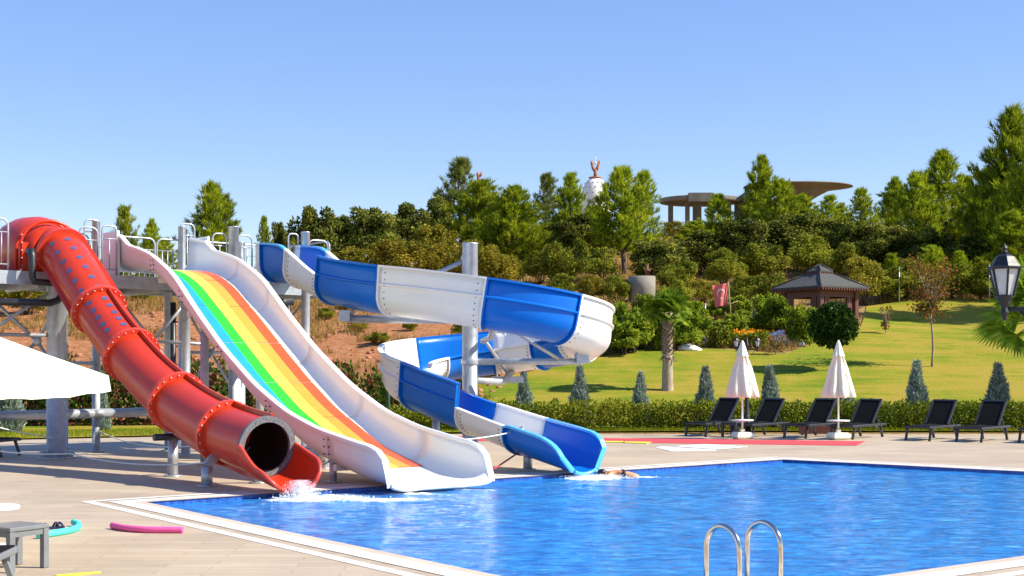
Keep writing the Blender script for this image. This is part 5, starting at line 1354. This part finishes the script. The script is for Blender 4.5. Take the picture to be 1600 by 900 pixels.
p = hit(1043, 613); palm(p, top_h(1043, 488, p), .80, 'fan palm with shaggy trunk standing on the lawn beside the leftmost parasol', seed=4)
p = Vector((15.35, 38.6, 0)); p.z = T(p.x, p.y); palm(p, 3.0, 1.75, 'fan palm at the right edge, only its drooping fronds in view', seed=9, nf=34)
# round clipped tree, orange-leaved tree and small saplings on the lawn
def lawn_tree(name, px, ybase, ycb, ytop, wpx, mat, n, leaf, label, cat, seed, ball=True, bark=BARK, tr=.05, d=None):
    rng = np.random.default_rng(seed); p = hit(px, ybase); h0 = top_h(px, ycb, p); h1 = top_h(px, ytop, p); w = wpx / F * p.y / 2
    o = thing(name, p, label, cat); o['_o'] = (0, 0, 0); c = np.array([0, 0, (h0 + h1) / 2]); rz = (h1 - h0) / 2
    mb = MB(); zs = np.linspace(-.1, h0 + .1, 6); mb.tube([(.04 * math.sin(z * 2.2), .02 * math.cos(z * 3), z) for z in zs], [tr * (1.2 - .4 * q / 5) for q in range(6)], 7)
    dv = unit(rng.normal(size=(n, 3)))
    if ball:
        lump = np.array([noise.noise(Vector(tuple(q * 2.4))) for q in dv]); P = c + dv * (rng.uniform(.72, 1.0, n) * (1 + .22 * lump))[:, None] * np.array([w, w, rz])
    else:
        cl = 34; a = rng.random(cl) * 6.283; f = rng.random(cl); r = w * (.25 + .8 * np.sqrt(f)) * rng.uniform(.4, 1, cl)
        cs = np.stack([np.cos(a) * r, np.sin(a) * r, h0 + (h1 - h0) * f], 1)
        for q in cs: mb.tube([(0, 0, h0 - .1), (q[0] * .45, q[1] * .45, h0 + (q[2] - h0) * .55), tuple(q)], [.022, .014, .006], 4)
        P = cs[rng.integers(0, cl, n)] + rng.normal(size=(n, 3)) * w * .17
    mb.build('trunk', bark, o)
    V = leaf_quads(P, dv * .5 + rng.normal(size=(n, 3)) * .6, rng.uniform(.7, 1.3, n) * leaf, leaf * .36, rng); np_mesh('crown', V, 4, mat, o)
lawn_tree('round_tree', 1302, 582, 542, 476, 70, L_BALL, 4200, .15, 'round dark glossy tree rising behind the second closed parasol', 'tree', 3)
lawn_tree('autumn_tree', 1456, 576, 486, 408, 86, L_AUT, 1500, .11, 'slim young tree with thin orange and green leaves alone on the lawn', 'tree', 4, False, PALE_BARK, .04)
lawn_tree('sapling', 1212, 557, 545, 520, 32, L_AUT, 260, .09, 'tiny sapling on the lawn in front of the white rocks', 'sapling', 5, False, PALE_BARK, .025)
lawn_tree('sapling', 1384, 523, 512, 480, 22, L_AUT, 200, .10, 'thin sapling on the lawn right of the gazebo', 'sapling', 6, False, PALE_BARK, .02)
def flowers():
    rng = np.random.default_rng(8); c = hit(1155, 540); n = 520
    P = np.stack([rng.normal(size=n) * .55, rng.normal(size=n) * .25, rng.uniform(.2, .55, n)], 1)
    o = thing('marigold_bed', c, 'patch of orange flowers at the foot of the flag pole', 'flowers'); o['_o'] = (0, 0, 0)
    tag(np_mesh('flowers', leaf_quads(P + np.array([0, 0, .05]), rng.normal(size=(n, 3)), .12, .05, rng), 4, L_FLOW, o), kind='stuff')
    np_mesh('leaves', leaf_quads(P * np.array([1.05, 1.1, .8]), rng.normal(size=(n, 3)) + np.array([0, 0, .5]), .16, .03, rng), 4, L_WEED, o)
flowers()
def rock(px, py, w, h, label, seed):
    p = hit(px, py); mb = MB(); n = 14; rr = []
    for i in range(8):
        f = i / 7; ring = []
        for k in range(n):
            a = 2 * PI * k / n; q = w / 2 * math.sin(PI * (.12 + .86 * f)) ** .7 * (1 + .3 * noise.noise(Vector((math.cos(a) * 1.4, math.sin(a) * 1.4, seed + f * 2))))
            ring.append(p + Vector((q * math.cos(a), q * .6 * math.sin(a), -.1 + (h + .1) * (f ** 1.1) * (1 + .15 * noise.noise(Vector((math.cos(a) * 2, math.sin(a) * 2, seed)))))))
        rr.append(ring)
    mb.rings(rr, smooth=False); tag(mb.build('rock', ROCKW, origin=p), label, 'rock', 'pale rocks at the bed edge')
rock(1221, 538, 1.35, .55, 'pale boulder left of the gazebo, the largest rock', 1); rock(1246, 540, .6, .3, 'small pale rock touching the largest boulder on its right', 2); rock(1090, 541, .95, .5, 'low pale rock in the bed below the flag', 3); rock(1076, 549, 1.0, .28, 'flat pale rock at the lawn edge right of the palm', 4); rock(1110, 518, 1.1, .16, 'flat pale slab in the bed just left of the flag pole foot', 6)
# flag on its leaning pole
def flag():
    d = hit(1145, 525).y; z0 = hit(1145, 525)
    o = thing('flag_pole', z0, 'leaning pole flying a red flag with white crescent and star', 'flag')
    a = at(1145, 525, d); b = at(1138, 441, d); mb = MB(); mb.tube([a - Vector((0, 0, .2)), b], .022, 8); mb.tube([at(1128, 481, d), at(1153, 470, d)], .016, 6); mb.build('pole', STRAW, o)
    c00, c10, c01, c11 = at(1113, 446, d), at(1137, 442, d), at(1118, 480, d), at(1136, 476, d)
    W = lambda s, t: c00.lerp(c10, s).lerp(c01.lerp(c11, s), t) + Vector((0, .06 * math.sin(s * 7 + t * 2), 0))
    mb = MB(); n = 16; vs = [W(i / n, j / n) for i in range(n + 1) for j in range(n + 1)]
    mb.add(vs, [(i * (n + 1) + j, i * (n + 1) + j + 1, (i + 1) * (n + 1) + j + 1, (i + 1) * (n + 1) + j) for i in range(n) for j in range(n)], True)
    mb.add([v + Vector((0, .012, 0)) for v in vs], [(i * (n + 1) + j, (i + 1) * (n + 1) + j, (i + 1) * (n + 1) + j + 1, i * (n + 1) + j + 1) for i in range(n) for j in range(n)], True)
    mb.cur = 1
    def emb(pts): mb.add([W(s, t) - Vector((0, .012, 0)) for s, t in pts], [tuple(range(len(pts)))])
    K = 20; oc = (.52, .40)
    for k in range(K):
        f0, f1 = [-2.35 + 4.7 * q / K for q in (k, k + 1)]
        def pt(f, inner):
            if not inner: return (oc[0] + .27 * math.sin(f), oc[1] - .19 * math.cos(f))
            g = f * .93; return (oc[0] + .215 * math.sin(g), oc[1] + .045 - .15 * math.cos(g))
        emb([pt(f0, 0), pt(f1, 0), pt(f1, 1), pt(f0, 1)])
    st = []
    for k in range(10):
        r_ = .10 if k % 2 == 0 else .04; f = PI * k / 5; st.append((oc[0] + r_ * math.sin(f), .66 + r_ * .72 * math.cos(f)))
    for k in range(10): emb([(oc[0], .66), st[k], st[(k + 1) % 10]])
    mb.build('flag_cloth', [FLAGRED, FLAGWH], o)
flag()
# wooden hoops, fence posts, tripod stake
for k, (pts, lab) in enumerate(((((1240, 512), (1232, 492), (1226, 484), (1222, 490)), 'dry curved stalk left of the pair by the gazebo'), (((1244, 520), (1243, 500), (1239, 486), (1233, 484), (1229, 490)), 'taller dry curved stalk right of the pair by the gazebo'))):
    d = hit(1240, 518).y - .4; mb = MB(); q = [at(x, y, d) for x, y in pts]; q[0].z = T(q[0].x, d) - .05; mb.tube(q, [.05, .04, .035, .03, .02][:len(q)], 7); mb.ball(q[-1] - Vector((0, 0, .05)), .11, 9, 6, (1, 1, .6))
    tag(mb.build('dry_stalk', STRAW, origin=q[0]), lab, 'stalk', 'dry stalks by the gazebo')
mb = MB(); q = hit(994, 548)
for dx in (-.35, .02, .4): mb.tube([q + Vector((dx, .1 * abs(dx), -.1)), q + Vector((dx * .1, 0, 1.15))], .022, 6)
tag(mb.build('tripod_stake', STRAW, origin=q), 'pale tripod stake among the weeds left of the palm', 'stake')
for i, (px, yt, yb, lab) in enumerate(((1405, 418, 476, 'thin steel fence post behind the lawn right of the gazebo'), (1546, 415, 474, 'thin steel fence post just left of the black lantern'), (1154, 466, 492, 'thin steel fence post right of the flag'), (1102, 475, 505, 'thin steel fence post left of the flag'), (873, 440, 462, 'short fence post on the slope above the blue and white trough'))):
    p = hit(px, yb); mb = MB(); mb.tube([p - Vector((0, 0, .1)), p + Vector((0, 0, top_h(px, yt, p)))], .028, 6); mb.ball(p + Vector((0, 0, top_h(px, yt, p))), .035, 6, 4)
    tag(mb.build('fence_post', GALV, origin=p), lab, 'fence post', 'thin fence posts on the hillside')
# small bird-like grey statue in the bed
p = hit(1181, 520); mb = MB(); mb.lathe([(.10, -.1), (.09, .3), (.20, .36), (.24, .55), (.2, .75), (.12, .92), (.13, 1.02), (.08, 1.12), (.01, 1.16)], p, 14)
tag(mb.build('garden_statue', CONCG, origin=p), 'small grey weathered statue in the weeds between flag and gazebo', 'statue')
# concrete cylinder on the slope
p = hit(1003, 472); r = 21 / F * p.y; ht = top_h(1003, 432, p); mb = MB(); mb.lathe([(r, -.5), (r, ht * .5), (r * 1.003, ht * .5 + .02), (r, ht), (r * .86, ht), (r * .86, ht - .3), (.01, ht - .3)], p, 36)
o = thing('concrete_cylinder', p, 'round concrete well ring standing on the slope behind the palm', 'well ring'); mb.build('ring', CONCG, o)
mb = MB(); mb.lathe([(.10, ht - .3), (.10, ht + .25), (.16, ht + .27), (.16, ht + .35), (.06, ht + .4), (.06, ht + .62)], p + Vector((.28, 0, 0)), 10); mb.build('valve', surf('old_valve_paint', (.22, .08, .05), .8, .3, 5), o)

# ------------------------------------------------------------------ gazebo
def gazebo():
    d = 57.5; c = Vector(((1281 - 800) / F * d, d, 0)); c.z = T(c.x, d)
    k = d / F; zz = lambda y: H - (y - YH) * k
    o = thing('gazebo', c, 'maroon wooden gazebo with dark two-tier hipped roof at the lawn edge', 'gazebo')
    rz = math.radians(33); s = 2.12; R = Matrix.Rotation(rz, 3, 'Z')
    W = lambda x, y, z: c + R @ Vector((x, y, 0)) + Vector((0, 0, z - c.z))
    ze = zz(456)
    for sx in (-1, 1):
        for sy in (-1, 1):
            mb = MB(); mb.box(W(sx * s / 2, sy * s / 2, (c.z + ze) / 2 - .1), (.2, .2, ze - c.z + .15), rz); mb.build('post', MAROON, o)
    for ax in (0, 1):
        for sg in (-1, 1):
            mb = MB(); dim = (s - .2, .06, .42) if ax == 0 else (.06, s - .2, .42)
            pos = (0, sg * s / 2) if ax == 0 else (sg * s / 2, 0)
            if not (ax == 0 and sg == -1):
                mb.box(W(*pos, c.z + .25), (dim[0], dim[1], .5), rz)
            mb.box(W(*pos, ze - .12), (dim[0], dim[1], .3), rz)
            for q in (-.32, .32): mb.box(W(pos[0] + (q * s if ax == 0 else 0), pos[1] + (q * s if ax else 0), (c.z + ze) / 2 + .3), (.30 if ax == 0 else .05, .05 if ax == 0 else .30, ze - c.z - .55), rz)
            mb.build('wall_panel', MAROON, o)
    def hip(z0, z1, a, b, eave, name):
        mb = MB(); th = .07
        ring = lambda h, z: [W(-h, -h, z), W(h, -h, z), W(h, h, z), W(-h, h, z)]
        mb.rings([ring(a, z0 - th), ring(a, z0), ring((a + b) / 2, z0 + (z1 - z0) * .47), ring(b, z1)], smooth=False)
        r = mb.build(name, SHINGLE, o)
        mb = MB(); mb.rings([ring(a - .03, z0 - th - .10), ring(a - .03, z0 - th - .003)], smooth=False)
        n = int(a * 2 / .16)
        for k_ in range(n):
            q = -a + .1 + k_ * (2 * a - .2) / (n - 1)
            for p_ in ((q, -a), (q, a), (-a, q), (a, q)): mb.box(W(p_[0], p_[1], z0 - th - .055), (.07, .07, .09), rz)
        mb.build('rafter_ends', MAROON, r)
        mb = MB()
        for sx in (-1, 1):
            for sy in (-1, 1): mb.tube([W(sx * a, sy * a, z0 + .02), W(sx * b, sy * b, z1 + .02)], .035, 6)
        mb.build('hip_cap', SHINGLE, r)
    hip(zz(450), zz(427), 1.46, .36, .1, 'roof'); hip(zz(423.5), zz(414.5), .40, .03, .05, 'cupola_roof')
    mb = MB(); mb.box(W(0, 0, zz(425.5)), (.55, .55, .16), rz); mb.build('cupola', MAROON, o)
gazebo()
# ------------------------------------------------------------------ unfinished concrete building and the white dome on the ridge
def ridge():
    d = 126; k = d / F; zz = lambda y: H - (y - YH) * k; X = lambda px: (px - 800) * k
    o = thing('concrete_pavilion', Vector((X(1180), d, T(X(1180), d))), 'unfinished grey concrete pavilion with wide canopy on the hilltop', 'building')
    mb = MB()
    def slab(px0, px1, y0, y1, dep, th_off=0, nm='roof_slab'):
        n = 28; cx, rx = (X(px0) + X(px1)) / 2, (X(px1) - X(px0)) / 2
        rr = [[Vector((cx + rx * s * math.cos(2 * PI * q / n), d + dep * s * math.sin(2 * PI * q / n), z)) for q in range(n)] for s, z in ((.985, zz(y1)), (1, zz(y1) + .1), (1, zz(y0) - .05), (.97, zz(y0)))]
        mb = MB(); mb.rings(rr, smooth=False); mb.build(nm, CONC, o)
    slab(1030, 1158, 310.5, 317, 3.2)
    mb = MB(); mb.box((X(1087), d - 3.1, zz(315)), (2.2, .8, .8)); mb.build('parapet', CONC, o)
    for px, w in ((1048, .45), (1071, .4), (1088, .75), (1108, .5), (1135, .5), (1154, .6)):
        mb = MB(); z0 = T(X(px), d) - .5; mb.box((X(px), d - 1.4 + (px % 7) * .3, (z0 + zz(317)) / 2), (w, w, zz(317) - z0)); mb.build('column', CONC, o)
    # canopy: a curved cantilever on a flared stem
    cx = X(1245); n = 36; rr = []
    for r_, y in ((1.0, 360), (1.05, 338), (1.1, 322), (1.3, 314), (1.9, 308), (3.0, 303), (4.4, 299.2), (5.15, 297), (5.2, 293.5), (5.1, 292)):
        rr.append([Vector((cx + r_ * math.cos(2 * PI * q / n) * (1.0), d - .5 + r_ * .7 * math.sin(2 * PI * q / n), zz(y) + (.25 if y > 295 and r_ > 2 else 0))) for q in range(n)])
    mb = MB(); mb.rings(rr, smooth=False); mb.build('canopy', CONC, o)
    mb = MB(); mb.tube([(X(1232), d - .5, zz(291)), (X(1232), d - .5, zz(279))], .05, 6); mb.build('rebar', TERRA, o)
    mb = MB(); mb.box((X(1178), d, zz(322)), (2.4, 3, 2.2)); mb.build('wall', CONC, o)
    w = thing('concrete_wall', Vector((X(1400), d - 4, T(X(1400), d - 4))), 'low concrete wall with sloping top between the pines right of the canopy', 'wall')
    mb = MB(); q = [(X(1368), zz(311)), (X(1385), zz(307)), (X(1425), zz(305)), (X(1425), zz(345)), (X(1368), zz(345))]
    mb.rings([[Vector((x, d - 4 + dy, z)) for x, z in q] for dy in (0, .5)], smooth=False); mb.build('wall', CONC, w)
    w = thing('concrete_wall', Vector((X(1530), d - 8, T(X(1530), d - 8))), 'grey concrete wall stub left of the very large pine', 'wall')
    mb = MB(); q = [(X(1514), zz(296)), (X(1535), zz(291)), (X(1560), zz(291)), (X(1560), zz(335)), (X(1514), zz(335))]
    mb.rings([[Vector((x, d - 8 + dy, z)) for x, z in q] for dy in (0, .6)], smooth=False); mb.build('wall', CONC, w)
    # dome
    d2 = 124; k2 = d2 / F; z2 = lambda y: H - (y - YH) * k2; c = Vector(((930 - 800) * k2, d2, 0)); c.z = T(c.x, d2)
    o = thing('white_dome', c, 'tall white weathered dome with dark dots on the hilltop among pines', 'dome')
    prof = [(1.42, 450), (1.40, 330), (1.37, 315), (1.28, 303), (1.14, 294), (.95, 287), (.72, 282), (.5, 279.5), (.48, 279)]
    mb = MB(); mb.lathe([(r_, z2(y) - 0) for r_, y in prof], Vector((c.x, c.y, 0)), 30); mb.cur = 1
    for row, (r_, y) in enumerate(((1.285, 303), (1.145, 294), (.955, 287))):
        for q in range(14):
            a = 2 * PI * q / 14 + row * .2; mb.ball((c.x + r_ * math.cos(a), c.y + r_ * math.sin(a), z2(y)), .06, 6, 4)
    mb.build('shell', [DOMEW, BOLT], o)
    mb = MB(); mb.lathe([(.55, z2(279)), (.62, z2(278.4)), (.62, z2(277)), (.5, z2(276.6)), (.25, z2(276))], Vector((c.x, c.y, 0)), 20); mb.build('crown_ring', TERRA, o)
    # raised cupped hands sculpture
    h = thing('hands_sculpture', Vector((c.x, c.y, z2(276))), 'rust red sculpture of raised hands on top of the white dome', 'sculpture')
    mb = MB(); b = Vector((c.x, c.y, 0)); P_ = lambda x, y: b + Vector((x, 0, z2(y)))
    mb.tube([P_(0, 277), P_(0, 270), P_(.02, 265)], [.2, .15, .19], 10)
    for sg in (-1, 1):
        mb.tube([P_(sg * .06, 267), P_(sg * .22, 262), P_(sg * .30, 257), P_(sg * .26, 252)], [.14, .14, .1, .04], 8)
        for q in range(3): mb.tube([P_(sg * (.2 + .05 * q), 260), P_(sg * (.3 + .06 * q), 256 - q), P_(sg * (.27 + .05 * q), 252 - q)], [.07, .05, .02], 6)
    mb.build('hands', TERRA, h)
    mb = MB(); mb.ball(P_(0, 254.5), .13, 12, 8)
    for x in (-.03, .1): mb.tube([P_(x, 254), P_(x, 245)], .02, 5)
    mb.build('orb', DOMEW, h)
    d3 = 112; k3 = d3 / F; b3 = Vector(((748 - 800) * k3, d3, 0)); z3 = lambda y: H - (y - YH) * k3; zb = T(b3.x, d3)
    h = thing('hand_figure', Vector((b3.x, d3, zb)), 'small orange hand-shaped figure showing above the tall pine', 'sculpture')
    P3 = lambda x, y: b3 + Vector((x, 0, z3(y)))
    mb = MB(); mb.tube([Vector((b3.x, d3, zb)), P3(0, 284)], .06, 8); mb.build('mast', TERRA, h)
    mb = MB(); mb.tube([P3(0, 284), P3(-.02, 278), P3(-.1, 272), P3(-.05, 268)], [.12, .13, .12, .04], 8); mb.tube([P3(0, 277), P3(.2, 273), P3(.28, 267)], [.1, .12, .03], 8); mb.build('hand', TERRA, h)
ridge()

# ------------------------------------------------------------------ dry grass and stones on the slope, blades along the lawn edges (masses nobody could count)
def scatter():
    rng = np.random.default_rng(77); P = []; n = 0
    while n < 30000:
        d = 41 + 95 * rng.random() ** 1.3; px = rng.uniform(-60, 1660); x = (px - 800) / F * d
        v = noise.noise(Vector((x * .16, d * .16, 9))) + .5 * noise.noise(Vector((x * .6, d * .6, 2)))
        z = T(x, d)
        lim = .02 if px < 800 and z < 4.5 else -.25
        if v < lim: continue
        if px > 880 and d < 57 and px < 1350: pass
        if px > 760 and z < 5.2 and d < 66:
            yy = YH - (z - H) / d * F; lo = lerp_tab(px, [(q[0], q[1]) for q in LAWN_PX])
            if yy > lo - 3: continue
        P.append((x, d, z - .02)); n += 1
    P = np.array(P); m = 5; P = np.repeat(P, m, 0) + np.concatenate([rng.normal(size=(len(P) * m, 2)) * .1, np.zeros((len(P) * m, 1))], 1)
    D = rng.normal(size=P.shape) * .35 + np.array([0, 0, 1])
    tag(np_mesh('dry_grass', leaf_tris(P, D, rng.uniform(.18, .55, len(P)), .018, rng), 3, L_DRY), 'dry straw-coloured grass scattered over the hillside', 'dry grass', None, 'stuff')
    mb = MB()
    for i in range(1500):
        d = rng.uniform(41, 70); px = rng.uniform(-20, 780); x = (px - 800) / F * d
        if noise.noise(Vector((x * .3, d * .3, 5))) < -.05: continue
        r = .04 + .14 * rng.random() ** 3; mb.ball((x, d, T(x, d) + r * .2), r, 6, 4, (1, rng.uniform(.6, 1.2), rng.uniform(.5, .8)))
    tag(mb.build('rubble', surf('red_stones', (.36, .145, .075), .95, .35, .7)), 'loose red stones on the bare soil slope', 'rubble', None, 'stuff')
    # longer blades where the lawn meets hedge and deck
    n = 26000; x = rng.uniform(-16, 17, n); e = np.interp(x, [q[0] for q in DECK_EDGE], [q[1] for q in DECK_EDGE])
    y = e + .02 + np.where(x < -1, rng.random(n) * 3.6, rng.random(n) * .4)
    P = np.stack([x, y, np.array([T(float(a), float(b)) for a, b in zip(x, y)]) + .045], 1)
    tag(np_mesh('grass', leaf_tris(P, rng.normal(size=P.shape) * .35 + np.array([0, 0, 1]), rng.uniform(.05, .12, n), .008, rng), 3, L_GRASS), 'short green grass along the deck edge', 'grass', None, 'stuff')
scatter()

# ------------------------------------------------------------------ light, sky, camera
SUN_EL, SUN_AZ = 41.0, -9.0             # azimuth measured from +X (picture right) toward +Y
w = bpy.data.worlds.new('World'); SC.world = w; w.use_nodes = True; t = w.node_tree
bg = t.nodes['Background']; sky = t.nodes.new('ShaderNodeTexSky'); sky.sky_type = 'NISHITA'; sky.sun_disc = False
sky.sun_elevation = math.radians(SUN_EL); sky.sun_rotation = math.radians(90 - SUN_AZ)
sky.air_density = 1.0; sky.dust_density = .0; sky.ozone_density = 3.0; sky.altitude = 0
hs = t.nodes.new('ShaderNodeHueSaturation'); hs.inputs['Saturation'].default_value = 1.78; hs.inputs['Hue'].default_value = .523
gm = t.nodes.new('ShaderNodeGamma'); gm.inputs[1].default_value = .5; hs.inputs['Value'].default_value = 2.1; t.links.new(sky.outputs[0], gm.inputs[0]); t.links.new(gm.outputs[0], hs.inputs['Color']); t.links.new(hs.outputs[0], bg.inputs[0]); bg.inputs[1].default_value = .115
sl = bpy.data.lights.new('sun', 'SUN'); sl.energy = 4.8; sl.angle = math.radians(.53); sl.color = (1, .945, .83)
so = bpy.data.objects.new('sun', sl); C.objects.link(so)
el, az = math.radians(SUN_EL), math.radians(SUN_AZ)
so.rotation_euler = Vector((math.cos(el) * math.cos(az), math.cos(el) * math.sin(az), math.sin(el))).to_track_quat('Z', 'Y').to_euler()
so.location = (30, -10, 40)
cam = bpy.data.cameras.new('camera'); co = bpy.data.objects.new('camera', cam); C.objects.link(co)
cam.sensor_width = 36; cam.lens = 36 * F / 1600; cam.shift_y = (YH - 450) / 1600; cam.clip_end = 4000; cam.clip_start = .1
co.location = (0, 0, H); co.rotation_euler = (PI / 2, 0, 0); SC.camera = co
SC.view_settings.view_transform = 'Standard'; SC.view_settings.look = 'None'; SC.view_settings.exposure = 0.86; SC.view_settings.gamma = 1
SC.cycles.use_denoising = True
SC.cycles.max_bounces = 7; SC.cycles.transparent_max_bounces = 6
for o in list(bpy.data.objects):
    if '_o' in o: del o['_o']
